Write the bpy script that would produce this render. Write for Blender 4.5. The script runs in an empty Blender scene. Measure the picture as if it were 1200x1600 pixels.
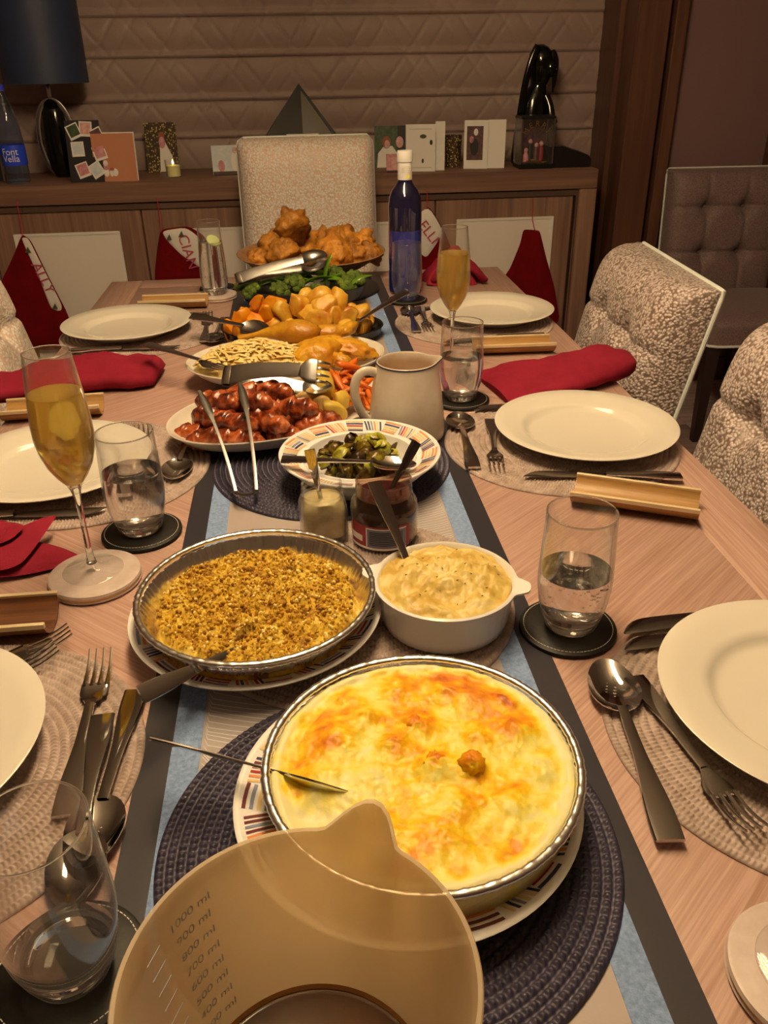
import bpy, bmesh, math, random
import numpy as np
from mathutils import Vector, Matrix, noise as mn
random.seed(11); rng = np.random.default_rng(11)
S = bpy.context.scene; COL = S.collection
PI = math.pi; cos = math.cos; sin = math.sin; R = math.radians
# ---------------------------------------------------------------- camera, world, exposure
cam = bpy.data.cameras.new('camera'); camo = bpy.data.objects.new('camera', cam); COL.objects.link(camo)
cam.sensor_fit = 'VERTICAL'; cam.sensor_height = 36.0; cam.lens = 36.0*1286.66/1600; cam.clip_start = .01
cf = Vector((.087096, .871391, -.482797)); cr = Vector((.994088, -.107564, -.014808)); cu = Vector((.064835, .478652, .875607))
camo.matrix_world = Matrix(((cr.x, cu.x, -cf.x, -.033), (cr.y, cu.y, -cf.y, 0), (cr.z, cu.z, -cf.z, 1.2692), (0, 0, 0, 1)))
cam.dof.use_dof = False
S.camera = camo
W = bpy.data.worlds.new('world'); S.world = W; W.use_nodes = True
W.node_tree.nodes['Background'].inputs[0].default_value = (.25, .19, .13, 1); W.node_tree.nodes['Background'].inputs[1].default_value = .15
vs = S.view_settings; vs.view_transform = 'Standard'; vs.look = 'None'; vs.exposure = 0.0; vs.gamma = 1.0; vs.use_curve_mapping = False
# the chandelier's warm light (its crystals and frame are built further down) and an added upward fill
def area(name, loc, rot, sx, sy, power, col):
    l = bpy.data.lights.new(name, 'AREA'); l.shape = 'RECTANGLE'; l.size = sx; l.size_y = sy; l.energy = power; l.color = col
    o = bpy.data.objects.new(name, l); COL.objects.link(o); o.location = loc; o.rotation_euler = rot; return o
WARM = (1.0, .70, .37)
area('chandelier_glow', (0, 1.00, 2.06), (0, 0, 0), .26, 1.0, 6.4, WARM)
area('chandelier_up_fill', (0, 1.00, 2.12), (PI, 0, 0), .26, 1.0, 15.0, WARM)  # added upward fill: lifts the ambient light and brightens the ceiling
# ---------------------------------------------------------------- colour helper: photo sRGB -> albedo under the warm lamp
LT = (.92, .69, .385)
def lin(c): c /= 255; return c/12.92 if c <= .04045 else ((c+.055)/1.055)**2.4
def A(r, g, b, k=1.0): return tuple(min(.9, max(.004, lin(v)/(l*k))) for v, l in zip((r, g, b), LT)) + (1,)
# ---------------------------------------------------------------- materials
MATS = {}
class NT:
    def __init__(s, name):
        s.m = bpy.data.materials.new(name); s.m.use_nodes = True; s.t = s.m.node_tree; s.b = s.t.nodes['Principled BSDF']
        s.out = s.t.nodes['Material Output']
    def n(s, typ, **kw):
        nd = s.t.nodes.new(typ)
        for k, v in kw.items(): setattr(nd, k, v)
        return nd
    def l(s, a, b): s.t.links.new(a, b)
    def coord(s, scale=(1, 1, 1), rot=(0, 0, 0), kind='Object'):
        tc = s.n('ShaderNodeTexCoord'); mp = s.n('ShaderNodeMapping'); mp.inputs['Scale'].default_value = scale; mp.inputs['Rotation'].default_value = rot
        s.l(tc.outputs[kind], mp.inputs[0]); return mp.outputs[0]
    def ramp(s, src, stops):
        r = s.n('ShaderNodeValToRGB'); e = r.color_ramp.elements
        while len(e) < len(stops): e.new(.5)
        for el, (p, c) in zip(e, stops): el.position = p; el.color = c if len(c) == 4 else (*c, 1)
        s.l(src, r.inputs[0]); return r.outputs[0]
    def noise(s, vec, scale=5, detail=4, rough=.55, dist=0):
        t = s.n('ShaderNodeTexNoise'); t.inputs['Scale'].default_value = scale; t.inputs['Detail'].default_value = detail
        t.inputs['Roughness'].default_value = rough; t.inputs['Distortion'].default_value = dist; s.l(vec, t.inputs['Vector']); return t.outputs[0]
    def vor(s, vec, scale, feature='DISTANCE_TO_EDGE', rnd=1):
        t = s.n('ShaderNodeTexVoronoi', feature=feature); t.inputs['Scale'].default_value = scale; t.inputs['Randomness'].default_value = rnd
        s.l(vec, t.inputs['Vector']); return t.outputs[0]
    def math(s, op, a, b=None):
        t = s.n('ShaderNodeMath', operation=op)
        for i, v in enumerate((a, b)):
            if v is None: continue
            if isinstance(v, (int, float)): t.inputs[i].default_value = v
            else: s.l(v, t.inputs[i])
        return t.outputs[0]
    def bump(s, h, strength=.3, dist=.01):
        b = s.n('ShaderNodeBump'); b.inputs['Strength'].default_value = strength; b.inputs['Distance'].default_value = dist
        s.l(h, b.inputs['Height']); s.l(b.outputs[0], s.b.inputs['Normal'])
    def col(s, o): s.l(o, s.b.inputs['Base Color'])
    def done(s, name, **kw):
        for k, v in kw.items(): s.b.inputs[k].default_value = v
        MATS[name] = s.m; return s.m
def pm(name, col, rough=.5, metal=0, var=None, bump=None, rnd=None, **kw):
    """plain principled; var=(colour2, scale[, stretch]) noise tint; bump=(scale, strength, dist[, stretch]); rnd = value spread per object"""
    t = NT(name); t.b.inputs['Base Color'].default_value = col; t.b.inputs['Roughness'].default_value = rough; t.b.inputs['Metallic'].default_value = metal
    out = None
    if var:
        v = t.coord(var[2] if len(var) > 2 else (1, 1, 1)); out = t.ramp(t.noise(v, var[1], 5, .6), [(.3, col), (.7, var[0])]); t.col(out)
    if rnd:
        oi = t.n('ShaderNodeObjectInfo'); h = t.n('ShaderNodeHueSaturation'); mr = t.n('ShaderNodeMapRange')
        mr.inputs[3].default_value = 1-rnd; mr.inputs[4].default_value = 1+rnd; t.l(oi.outputs['Random'], mr.inputs[0]); t.l(mr.outputs[0], h.inputs['Value'])
        if out: t.l(out, h.inputs['Color'])
        else: h.inputs['Color'].default_value = col
        t.col(h.outputs[0])
    if bump:
        v = t.coord(bump[3] if len(bump) > 3 else (1, 1, 1)); t.bump(t.noise(v, bump[0], 5, .6), bump[1], bump[2])
    return t.done(name, **kw)
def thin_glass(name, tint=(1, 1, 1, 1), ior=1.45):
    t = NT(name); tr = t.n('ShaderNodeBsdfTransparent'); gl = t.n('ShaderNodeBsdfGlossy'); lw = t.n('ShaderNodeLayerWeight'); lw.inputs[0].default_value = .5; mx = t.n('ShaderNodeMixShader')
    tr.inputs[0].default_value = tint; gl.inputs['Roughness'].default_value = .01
    t.l(t.math('ADD', t.math('MULTIPLY', t.math('POWER', lw.outputs['Facing'], 3.0), .85), .045), mx.inputs[0]); df = t.n('ShaderNodeBsdfDiffuse'); df.inputs[0].default_value = (.85, .86, .86, 1); me_ = t.n('ShaderNodeMixShader'); t.l(t.math('ADD', t.math('MULTIPLY', t.math('POWER', lw.outputs['Facing'], 5.0), .32), .012), me_.inputs[0]); t.l(tr.outputs[0], mx.inputs[1]); t.l(gl.outputs[0], mx.inputs[2]); t.l(mx.outputs[0], me_.inputs[1]); t.l(df.outputs[0], me_.inputs[2]); t.l(me_.outputs[0], t.out.inputs[0]); MATS[name] = t.m; return t.m  # white diffuse at grazing angles paints the light that glass edges catch
def refr(name, col=(1, 1, 1, 1), ior=1.33, rough=0.0):
    t = NT(name); g = t.n('ShaderNodeBsdfGlass'); g.inputs['Color'].default_value = col; g.inputs['IOR'].default_value = ior; g.inputs['Roughness'].default_value = rough
    t.l(g.outputs[0], t.out.inputs[0]); MATS[name] = t.m; return t.m
def wood(name, c1, c2, rot=0, fine=90, rough=.45, long=3.0, axis='xy', c3=None):
    t = NT(name)
    if axis == 'xy':
        v0 = t.coord((1, 1, 1), (0, 0, rot)); mp = t.n('ShaderNodeMapping'); mp.inputs['Scale'].default_value = (long, fine, long); t.l(v0, mp.inputs[0]); v = mp.outputs[0]
    elif axis == 'z': v = t.coord((fine, fine, long))
    else: v = t.coord((long, fine, fine))
    n1 = t.noise(v, 1.0, 4, .6, .15); n2 = t.noise(v, .28, 3, .5, .3)
    mix = t.math('ADD', t.math('MULTIPLY', n1, .68), t.math('MULTIPLY', n2, .32))
    t.col(t.ramp(mix, [(.36, c1), (.5, c3 or tuple((a+b)/2 for a, b in zip(c1, c2))), (.63, c2)])); t.bump(n1, .12, .002)
    return t.done(name, Roughness=rough)
def fabric_cells(name, scale, light, dark, rough=.38, strength=.55, width=.14):
    t = NT(name); v = t.coord((1, 1, 1)); nz = t.n('ShaderNodeTexNoise'); nz.inputs['Scale'].default_value = 14; t.l(v, nz.inputs['Vector'])
    add = t.n('ShaderNodeVectorMath', operation='MULTIPLY_ADD'); add.inputs[1].default_value = (.012, .012, .012); t.l(nz.outputs['Color'], add.inputs[0]); t.l(v, add.inputs[2])
    d = t.vor(add.outputs[0], scale, 'F1'); t.col(t.ramp(d, [(.34, light), (.70, dark)])); h = t.ramp(d, [(.10, (1, 1, 1, 1)), (.66, (0, 0, 0, 1))]); t.bump(h, strength, .003)
    return t.done(name, Roughness=rough, **{'Sheen Weight': .15})
def attr_ramp(name, stops, rough=.5, bump=None, **kw):
    t = NT(name); a = t.n('ShaderNodeAttribute'); a.attribute_name = 'c'; v = t.coord(); nn = t.noise(v, 120, 4, .65)
    f = t.math('ADD', a.outputs['Fac'], t.math('MULTIPLY', t.math('SUBTRACT', nn, .5), .35)); t.col(t.ramp(f, stops))
    if bump: t.bump(t.noise(v, bump[0], 5, .6), bump[1], bump[2])
    return t.done(name, Roughness=rough, **kw)
# ---------------------------------------------------------------- geometry: (verts, faces)
def join(*gs):
    V, F, o = [], [], 0
    for v, f in gs:
        v = np.asarray(v, float).reshape(-1, 3); V.append(v); F += [tuple(i+o for i in q) for q in f]; o += len(v)
    return np.concatenate(V), F
def tf(g, loc=(0, 0, 0), rot=(0, 0, 0), sc=(1, 1, 1)):
    v, f = g; v = np.asarray(v, float)*np.array(sc)
    M = np.array((Matrix.Rotation(rot[2], 3, 'Z') @ Matrix.Rotation(rot[1], 3, 'Y') @ Matrix.Rotation(rot[0], 3, 'X')))
    return v @ M.T + np.array(loc), f
def box(x0, x1, y0, y1, z0, z1, b=0.0):
    """box; b = chamfer on vertical and horizontal edges"""
    if b <= 0:
        v = [(x, y, z) for z in (z0, z1) for y in (y0, y1) for x in (x0, x1)]
        return np.array(v, float), [(0, 2, 3, 1), (4, 5, 7, 6), (0, 1, 5, 4), (2, 6, 7, 3), (0, 4, 6, 2), (1, 3, 7, 5)]
    def ring(d, z): return [(x0+d+b, y0+d, z), (x1-d-b, y0+d, z), (x1-d, y0+d+b, z), (x1-d, y1-d-b, z), (x1-d-b, y1-d, z), (x0+d+b, y1-d, z), (x0+d, y1-d-b, z), (x0+d, y0+d+b, z)]
    rs = [ring(b, z0), ring(0, z0+b), ring(0, z1-b), ring(b, z1)]; v = [p for r_ in rs for p in r_]; f = []
    for k in range(3):
        for i in range(8): j = (i+1) % 8; f.append((k*8+i, k*8+j, k*8+8+j, k*8+8+i))
    f.append(tuple(range(7, -1, -1))); f.append(tuple(range(24, 32))); return np.array(v, float), f
def loft(rings, cap=True, close=False):
    n = len(rings[0]); V = np.concatenate([np.asarray(r_, float) for r_ in rings]); F = []; m = len(rings)
    for k in range(m if close else m-1):
        k2 = (k+1) % m
        for i in range(n): j = (i+1) % n; F.append((k*n+i, k*n+j, k2*n+j, k2*n+i))
    if cap and not close: F.append(tuple(range(n-1, -1, -1))); F.append(tuple(range((m-1)*n, m*n)))
    return V, F
def lathe(prof, n=48, sx=1, sy=1, close=False):
    a = np.linspace(0, 2*PI, n, endpoint=False); V = []; F = []; idx = []
    for r_, z in prof:
        if r_ < 1e-7: idx.append([len(V)]*1); V.append((0, 0, z))
        else: idx.append(list(range(len(V), len(V)+n))); V += [(r_*sx*cos(t), r_*sy*sin(t), z) for t in a]
    pr = list(zip(idx[:-1], idx[1:])) + ([(idx[-1], idx[0])] if close else [])
    for p, q in pr:
        for i in range(n):
            j = (i+1) % n
            if len(p) == 1 and len(q) == 1: continue
            if len(p) == 1: F.append((p[0], q[j], q[i]))
            elif len(q) == 1: F.append((p[i], p[j], q[0]))
            else: F.append((p[i], p[j], q[j], q[i]))
    return np.array(V, float), F
def sweep(path, Wd, Th, up=(0, 0, 1), n=10, p=2.5):
    """flattened tube: widths across, thickness along up"""
    P = np.asarray(path, float); m = len(P); Wd = np.broadcast_to(np.asarray(Wd, float), (m,)); Th = np.broadcast_to(np.asarray(Th, float), (m,))
    T = np.gradient(P, axis=0); T /= np.linalg.norm(T, axis=1)[:, None]+1e-12; a = np.linspace(0, 2*PI, n, endpoint=False)
    ca = np.sign(np.cos(a))*np.abs(np.cos(a))**(2/p); sa = np.sign(np.sin(a))*np.abs(np.sin(a))**(2/p); rings = []
    for k in range(m):
        s = np.cross(T[k], up); s /= np.linalg.norm(s)+1e-12; u_ = np.cross(s, T[k]); rings.append(P[k]+np.outer(ca*Wd[k]/2, s)+np.outer(sa*Th[k]/2, u_))
    return loft(rings)
def tube(path, r, n=8): return sweep(path, np.asarray(r)*2, np.asarray(r)*2, up=(.01, .013, 1), n=n, p=2)
def bez(*pts, n=16):
    t = np.linspace(0, 1, n); P = [np.outer(np.ones(n), np.asarray(q, float)) for q in pts]
    while len(P) > 1: P = [a*(1-t)[:, None]+b*t[:, None] for a, b in zip(P[:-1], P[1:])]
    return P[0]
_ico = {}
def ico(sub):
    if sub not in _ico:
        bm = bmesh.new(); bmesh.ops.create_icosphere(bm, subdivisions=sub, radius=1); bm.verts.ensure_lookup_table()
        _ico[sub] = (np.array([v.co[:] for v in bm.verts]), [tuple(v.index for v in f.verts) for f in bm.faces]); bm.free()
    return _ico[sub]
def nz(P, f, seed=0, octv=3): return np.array([mn.fractal(Vector((p[0]*f+seed*7.3, p[1]*f+seed*3.1, p[2]*f-seed*5.7)), 1.0, 2.0, octv) for p in P])
def blob(rx, ry, rz, amp=.1, f=1.5, seed=0, sub=3, octv=3):
    V, F = ico(sub); return V*(1+amp*nz(V, f, seed, octv))[:, None]*np.array((rx, ry, rz)), F
def chunk(rx, ry, rz, seed, cuts=5, sub=3, lo=.55, hi=.8):
    V, F = ico(sub); V = V.copy(); rs = np.random.default_rng(seed)
    for _ in range(cuts):
        n_ = rs.normal(size=3); n_ /= np.linalg.norm(n_); d = rs.uniform(lo, hi); k = V @ n_-d; m = k > 0; V[m] -= np.outer(k[m]*.93, n_)
    V *= (1+.05*nz(V, 2.2, seed))[:, None]; return V*np.array((rx, ry, rz)), F
def disc(Rx, Ry, nr, na, fn, bottom=None):
    """polar height field z=fn(x,y,rho); optional flat bottom"""
    V = [(0, 0, 0)]; F = []
    for k in range(1, nr+1):
        r_ = k/nr
        for i in range(na): t = 2*PI*i/na; V.append((r_*Rx*cos(t), r_*Ry*sin(t), r_))
    V = np.array(V); rho = V[:, 2].copy(); V[:, 2] = fn(V[:, 0], V[:, 1], rho)
    for i in range(na): F.append((0, 1+i, 1+(i+1) % na))
    for k in range(nr-1):
        for i in range(na): j = (i+1) % na; F.append((1+k*na+i, 1+(k+1)*na+i, 1+(k+1)*na+j, 1+k*na+j))
    if bottom is not None:
        o = len(V); base = V[1+(nr-1)*na:].copy(); base[:, 2] = bottom; V = np.concatenate([V, base])
        for i in range(na): j = (i+1) % na; F.append((1+(nr-1)*na+i, o+i, o+j, 1+(nr-1)*na+j))
        F.append(tuple(range(o+na-1, o-1, -1)))
    return V, F
def pillow(outline, thick, rings=5, p=.5, flat=False):
    """closed bulging slab on an outline (x,z plane, front at -y)"""
    O_ = np.asarray(outline, float); c = O_.mean(0); n = len(O_); V = []; F = []
    prof = [(1-(k/rings)) for k in range(rings)]
    for sgn in (-1, 1):
        b = len(V)
        for s in prof:
            y = sgn*thick/2*(1-s**4)**p if not (flat and sgn > 0) else thick*.02
            V += [(c[0]+(q[0]-c[0])*s, y, c[1]+(q[1]-c[1])*s) for q in O_]
        V.append((c[0], sgn*thick/2 if not (flat and sgn > 0) else thick*.02, c[1])); cc = len(V)-1
        for k in range(rings-1):
            for i in range(n):
                j = (i+1) % n; q = (b+k*n+i, b+k*n+j, b+(k+1)*n+j, b+(k+1)*n+i); F.append(q if sgn < 0 else q[::-1])
        for i in range(n):
            j = (i+1) % n; q = (b+(rings-1)*n+i, b+(rings-1)*n+j, cc); F.append(q if sgn < 0 else q[::-1])
    h = len(V)//2
    for i in range(n): j = (i+1) % n; F.append((i, h+i, h+j, j))
    return np.array(V), F
def dense(outline, k=4):
    O_ = [np.array(p, float) for p in outline]; out = []
    for a, b in zip(O_, O_[1:]+O_[:1]): out += [a+(b-a)*t for t in np.linspace(0, 1, k, endpoint=False)]
    P = np.array(out)
    for _ in range(2): P = (np.roll(P, 1, 0)+2*P+np.roll(P, -1, 0))/4
    return P
# ---------------------------------------------------------------- objects
def mesh(name, g, smooth=38, fix=True):
    v, f = g; me = bpy.data.meshes.new(name); me.from_pydata(np.asarray(v).tolist() if not isinstance(v, list) else v, [], f); me.update()
    if fix:
        bm = bmesh.new(); bm.from_mesh(me); bmesh.ops.recalc_face_normals(bm, faces=bm.faces); bm.to_mesh(me); bm.free()
    if smooth is not None:
        me.shade_smooth()
        if smooth < 180: me.set_sharp_from_angle(angle=R(smooth))
    return me
def M_(m): return MATS[m] if isinstance(m, str) else m
def O(name, g, mat, parent=None, smooth=38, loc=None, rz=0, label=None, cat=None, group=None, kind=None, fix=True, rot=None):
    me = g if isinstance(g, bpy.types.Mesh) else mesh(name, g, smooth, fix); o = bpy.data.objects.new(name, me); COL.objects.link(o)
    if len(me.materials) == 0: me.materials.append(M_(mat))
    if parent is not None: o.parent = parent
    if loc is not None: o.location = loc
    if rot is not None: o.rotation_euler = rot
    elif rz: o.rotation_euler = (0, 0, rz)
    tag(o, label, cat, group, kind); return o
def tag(o, label=None, cat=None, group=None, kind=None):
    if label: o['label'] = label
    if cat: o['category'] = cat
    if group: o['group'] = group
    if kind: o['kind'] = kind
    return o
def thing(name, label, cat, loc=(0, 0, 0), rz=0, group=None, rot=None):
    o = bpy.data.objects.new(name, None); COL.objects.link(o); o.location = loc; o.rotation_euler = rot if rot is not None else (0, 0, rz); o.empty_display_size = .03
    return tag(o, label, cat, group)
def dup(o, parent=None, loc=None, rz=None, label=None, rot=None):
    c = o.copy(); COL.objects.link(c); c.parent = parent
    if loc is not None: c.location = loc
    if rz is not None: c.rotation_euler = (0, 0, rz)
    if rot is not None: c.rotation_euler = rot
    if label: c['label'] = label
    for ch in list(o.children): dup(ch, c)
    return c
def attr(o, vals):
    a = o.data.attributes.new('c', 'FLOAT', 'POINT'); a.data.foreach_set('value', np.asarray(vals, np.float32))
def aim(o, a, b, up=(0, 0, 1)):
    """put o's origin at a, its local x towards b"""
    a = Vector(a); x = (Vector(b)-a).normalized(); y = Vector(up).cross(x).normalized(); z = x.cross(y)
    o.matrix_world = Matrix(((x.x, y.x, z.x, a.x), (x.y, y.y, z.y, a.y), (x.z, y.z, z.z, a.z), (0, 0, 0, 1)))
def text_mesh(body, size):
    cu_ = bpy.data.curves.new('lettering', 'FONT'); cu_.body = body; cu_.size = size; cu_.align_x = 'CENTER'; cu_.align_y = 'CENTER'; cu_.extrude = .0003
    ob = bpy.data.objects.new('lettering', cu_); COL.objects.link(ob); dg = bpy.context.evaluated_depsgraph_get(); me = bpy.data.meshes.new_from_object(ob.evaluated_get(dg))
    bpy.data.objects.remove(ob); bpy.data.curves.remove(cu_); return me
def children_of(o): return list(o.children)
# ================================================================ MATERIALS
TW1, TW2 = A(162, 112, 76), A(194, 144, 104)
for nm, rot in (('oak_plus', R(41)), ('oak_minus', -R(41)), ('oak_long', R(90)), ('oak_cross', 0)): wood(nm, TW1, TW2, rot, 380, .42, 9)
wood('sideboard_oak', A(80, 52, 32, .5), A(108, 74, 46, .5), 0, 60, .5, 2, 'z'); wood('sideboard_oak_flat', A(80, 50, 30, .62), A(108, 72, 44, .62), 0, 60, .5, 2, 'x')
wood('dark_trim', A(50, 26, 12, .42), A(68, 38, 20, .42), 0, 30, .45, 1.5, 'z')
wood('floor_oak', A(92, 70, 52, .4), A(120, 92, 70, .4), 0, 40, .45, 1.2, 'x'); wood('bowl_wood', A(128, 78, 36), A(170, 112, 58), 0, 60, .5, 6, 'x')
wood('bamboo', A(132, 82, 30), A(178, 122, 54), 0, 160, .35, 6, 'x'); wood('bamboo_edge', A(206, 160, 92), A(226, 184, 118), 0, 160, .4, 6, 'x'); wood('walnut', A(70, 36, 16), A(128, 74, 36), 0, 110, .3, 5, 'x')
pm('plaster', A(76, 50, 38, .36), .85, bump=(160, .12, .002)); pm('wall_paint', A(96, 72, 52, .5), .85); pm('ceiling_paint', (.55, .5, .44, 1), .9)
pm('blind_silk', A(110, 84, 60, .46), .5, var=(A(100, 74, 54, .46), 3), bump=(260, .15, .0015), **{'Sheen Weight': .1})
pm('chrome', (.75, .74, .72, 1), .12, 1); pm('steel', (.60, .59, .58, 1), .075, 1); pm('steel_dull', (.55, .54, .53, 1), .24, 1, bump=(40, .05, .002)); pm('bronze', A(120, 92, 62, .5), .25, .9)
pm('panel_white', A(190, 156, 118, .55), .45); pm('panel_edge', A(206, 176, 138, .62), .5)
pm('black_gloss', (.004, .004, .004, 1), .12); pm('black_satin', (.008, .008, .01, 1), .35); pm('shade_blue', A(26, 30, 38, .5), .55, bump=(300, .1, .001))
pm('porcelain', (.80, .77, .70, 1), .13, var=((.77, .74, .67, 1), 5)); pm('cream_glaze', A(232, 198, 146), .18, var=(A(196, 158, 104), 9), bump=(14, .10, .006)); pm('navy_line', A(30, 32, 48), .3)
pm('sauce_dish', A(232, 204, 158), .25); pm('paper_white', A(206, 190, 164, .6), .7); pm('paper_cream', A(190, 172, 140, .6), .7); pm('kraft', A(152, 92, 54, .6), .8, bump=(200, .1, .001))
pm('red_linen', A(140, 28, 34), .85, var=(A(124, 20, 26), 20), bump=(420, .3, .001), **{'Specular IOR Level': .15}); pm('red_felt', A(92, 6, 6, .62), .95, var=(A(76, 4, 4, .62), 14), bump=(300, .4, .002), **{'Specular IOR Level': .1})
pm('cuff_white', A(196, 168, 146, .62), .9, bump=(200, .3, .001)); pm('cuff_red', A(150, 50, 54, .6), .8); pm('pine_green', A(60, 58, 30, .6), .8); pm('string_red', A(150, 30, 30, .6), .8)
pm('leather', (.008, .007, .006, 1), .5, bump=(140, .35, .001), **{'Specular IOR Level': .3}); pm('stitch', (.75, .72, .66, 1), .7); pm('marble', A(206, 170, 130), .4, var=(A(184, 148, 108), 40)); pm('gold', (.55, .38, .12, 1), .35, 1)
pm('mat_taupe', A(184, 148, 110), .6, var=(A(148, 114, 80), 60), **{'Specular IOR Level': .35}); pm('mat_navy', A(58, 46, 50), .5, var=(A(40, 32, 36), 60), **{'Specular IOR Level': .5})
pm('runner_grey', A(164, 136, 104), .5, bump=(500, .2, .001), **{'Specular IOR Level': .4}); pm('ribbon_black', A(46, 39, 34), .30, bump=(9, .10, .01, (1, .25, 1)), **{'Specular IOR Level': .6})
pm('ribbon_blue', A(104, 114, 118), .85, var=(A(140, 146, 146), 260), bump=(700, .5, .0015)); pm('thread', A(212, 196, 166), .6)
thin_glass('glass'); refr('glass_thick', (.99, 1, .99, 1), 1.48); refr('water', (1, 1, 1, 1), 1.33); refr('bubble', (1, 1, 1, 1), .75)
t = NT('champagne'); g_ = t.n('ShaderNodeBsdfGlass'); g_.inputs['Color'].default_value = (.99, .90, .42, 1); g_.inputs['IOR'].default_value = 1.34; tl = t.n('ShaderNodeBsdfTranslucent'); tl.inputs[0].default_value = (.98, .76, .26, 1); t.b.inputs['Base Color'].default_value = (.80, .56, .16, 1); t.b.inputs['Roughness'].default_value = .2; m1 = t.n('ShaderNodeMixShader'); m2 = t.n('ShaderNodeMixShader'); m1.inputs[0].default_value = .5; m2.inputs[0].default_value = .45
t.l(t.b.outputs[0], m1.inputs[1]); t.l(tl.outputs[0], m1.inputs[2]); t.l(g_.outputs[0], m2.inputs[1]); t.l(m1.outputs[0], m2.inputs[2]); t.l(m2.outputs[0], t.out.inputs[0]); MATS['champagne'] = t.m
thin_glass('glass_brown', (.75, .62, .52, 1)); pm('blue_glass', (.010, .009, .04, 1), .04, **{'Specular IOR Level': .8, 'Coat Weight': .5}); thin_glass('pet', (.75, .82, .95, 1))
pm('blue_glass_low', (.020, .026, .24, 1), .04, **{'Specular IOR Level': .8, 'Coat Weight': .5})
pm('label_blue', A(24, 44, 150, .5), .4); pm('cap_blue', A(36, 40, 140, .5), .4); pm('cap_white', A(226, 208, 176, .9), .4); pm('label_yellow', A(220, 190, 60, .8), .5); pm('label_red', A(150, 30, 34), .4); pm('label_grey', A(120, 112, 104), .5); pm('ink', (.02, .02, .02, 1), .6)
pm('charcoal', (.018, .017, .017, 1), .35, bump=(60, .15, .002)); pm('dish_black', (.010, .010, .011, 1), .25)
pm('wax', A(220, 196, 90, .6), .5); pm('photo_green', A(60, 70, 30, .6), .5, var=(A(30, 36, 18, .6), 60)); pm('photo_skin', A(190, 130, 100, .6), .5, var=(A(150, 100, 80, .6), 80)); pm('photo_dark', A(40, 26, 20, .6), .5, var=(A(90, 50, 40, .6), 70)); pm('photo_dress', A(200, 170, 170, .6), .5); pm('photo_sky', A(150, 150, 150, .6), .5, var=(A(180, 160, 140, .6), 50)); pm('photo_hair', A(120, 60, 30, .6), .5); pm('photo_black', A(22, 18, 16, .6), .5); pm('photo_blush', A(180, 120, 100, .6), .5, var=(A(140, 70, 60, .6), 60))
t = NT('gold_speckle'); v_ = t.coord(); t.col(t.ramp(t.vor(v_, 130, 'F1'), [(.1, A(220, 180, 70, .6)), (.35, A(80, 50, 20, .6)), (.6, A(40, 24, 12, .6))])); t.done('gold_speckle', Roughness=.5)
# foils and fabrics
t = NT('foil'); v_ = t.coord(); t.b.inputs['Base Color'].default_value = (.88, .88, .88, 1); t.bump(t.noise(v_, 55, 3, .5), .18, .004); t.done('foil', Roughness=.26, Metallic=1)
fabric_cells('chair_scales', 185, A(222, 184, 142), A(128, 96, 66), .36, .6, .20); fabric_cells('chair_scales_fine', 150, A(232, 194, 150, .6), A(170, 130, 90, .6), .42, .6, .2); fabric_cells('chair_scales_shaded', 260, A(92, 68, 52, .45), A(74, 54, 40, .45), .5, .3, .2)  # last one: same fabric with the far corner's shade put into its colour
pm('piping', A(226, 206, 170), .6); pm('leg_wood', A(30, 16, 10, .5), .35)
# measuring jug plastic
t = NT('frosted_plastic'); tr = t.n('ShaderNodeBsdfTranslucent'); tr.inputs[0].default_value = (1.0, .86, .62, 1); tp = t.n('ShaderNodeBsdfTransparent'); tp.inputs[0].default_value = (.98, .92, .80, 1); m1 = t.n('ShaderNodeMixShader'); m2 = t.n('ShaderNodeMixShader')
m1.inputs[0].default_value = .60; m2.inputs[0].default_value = .27; t.b.inputs['Base Color'].default_value = (.86, .78, .62, 1); t.b.inputs['Roughness'].default_value = .38
t.l(t.b.outputs[0], m1.inputs[1]); t.l(tr.outputs[0], m1.inputs[2]); t.l(m1.outputs[0], m2.inputs[1]); t.l(tp.outputs[0], m2.inputs[2]); t.l(m2.outputs[0], t.out.inputs[0]); MATS['frosted_plastic'] = t.m
pm('jug_print', A(190, 174, 144), .5); pm('gravy', A(92, 52, 18), .12, var=(A(74, 38, 12), 12)); pm('gravy_rim', A(150, 96, 44), .25)
# food
G3 = lambda a, b, c: (a, b, c)
pm('pudding', A(224, 136, 30), .5, var=(A(104, 44, 4), 15), bump=(50, .8, .009), rnd=.25, **{'Specular IOR Level': .6})
pm('potato', A(226, 166, 46), .38, var=(A(176, 90, 6), 26), bump=(60, .3, .004), rnd=.14, **{'Subsurface Weight': .0})
pm('squash', A(226, 136, 10), .36, var=(A(192, 88, 4), 26), bump=(50, .3, .004), rnd=.12)
pm('broccoli_head', A(62, 74, 10), .6, var=(A(112, 118, 20), 40), bump=(180, .8, .006), rnd=.2); pm('broccoli_stem', A(172, 166, 52), .45); pm('pod_green', A(96, 122, 12), .3, var=(A(64, 88, 8), 18), rnd=.15)
pm('turkey_meat', A(240, 196, 108), .5, var=(A(214, 158, 66), 40), bump=(90, .5, .004)); pm('chicken_skin', A(214, 146, 26), .32, var=(A(160, 82, 8), 18), bump=(45, .5, .006), rnd=.12)
pm('carrot', A(216, 100, 12), .4, var=(A(176, 62, 6), 24), bump=(60, .3, .003), rnd=.16); pm('onion', A(218, 168, 84), .35, var=(A(168, 110, 40), 18), rnd=.12); pm('parsnip', A(222, 176, 58), .4, var=(A(184, 120, 24), 20), rnd=.1)
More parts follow.
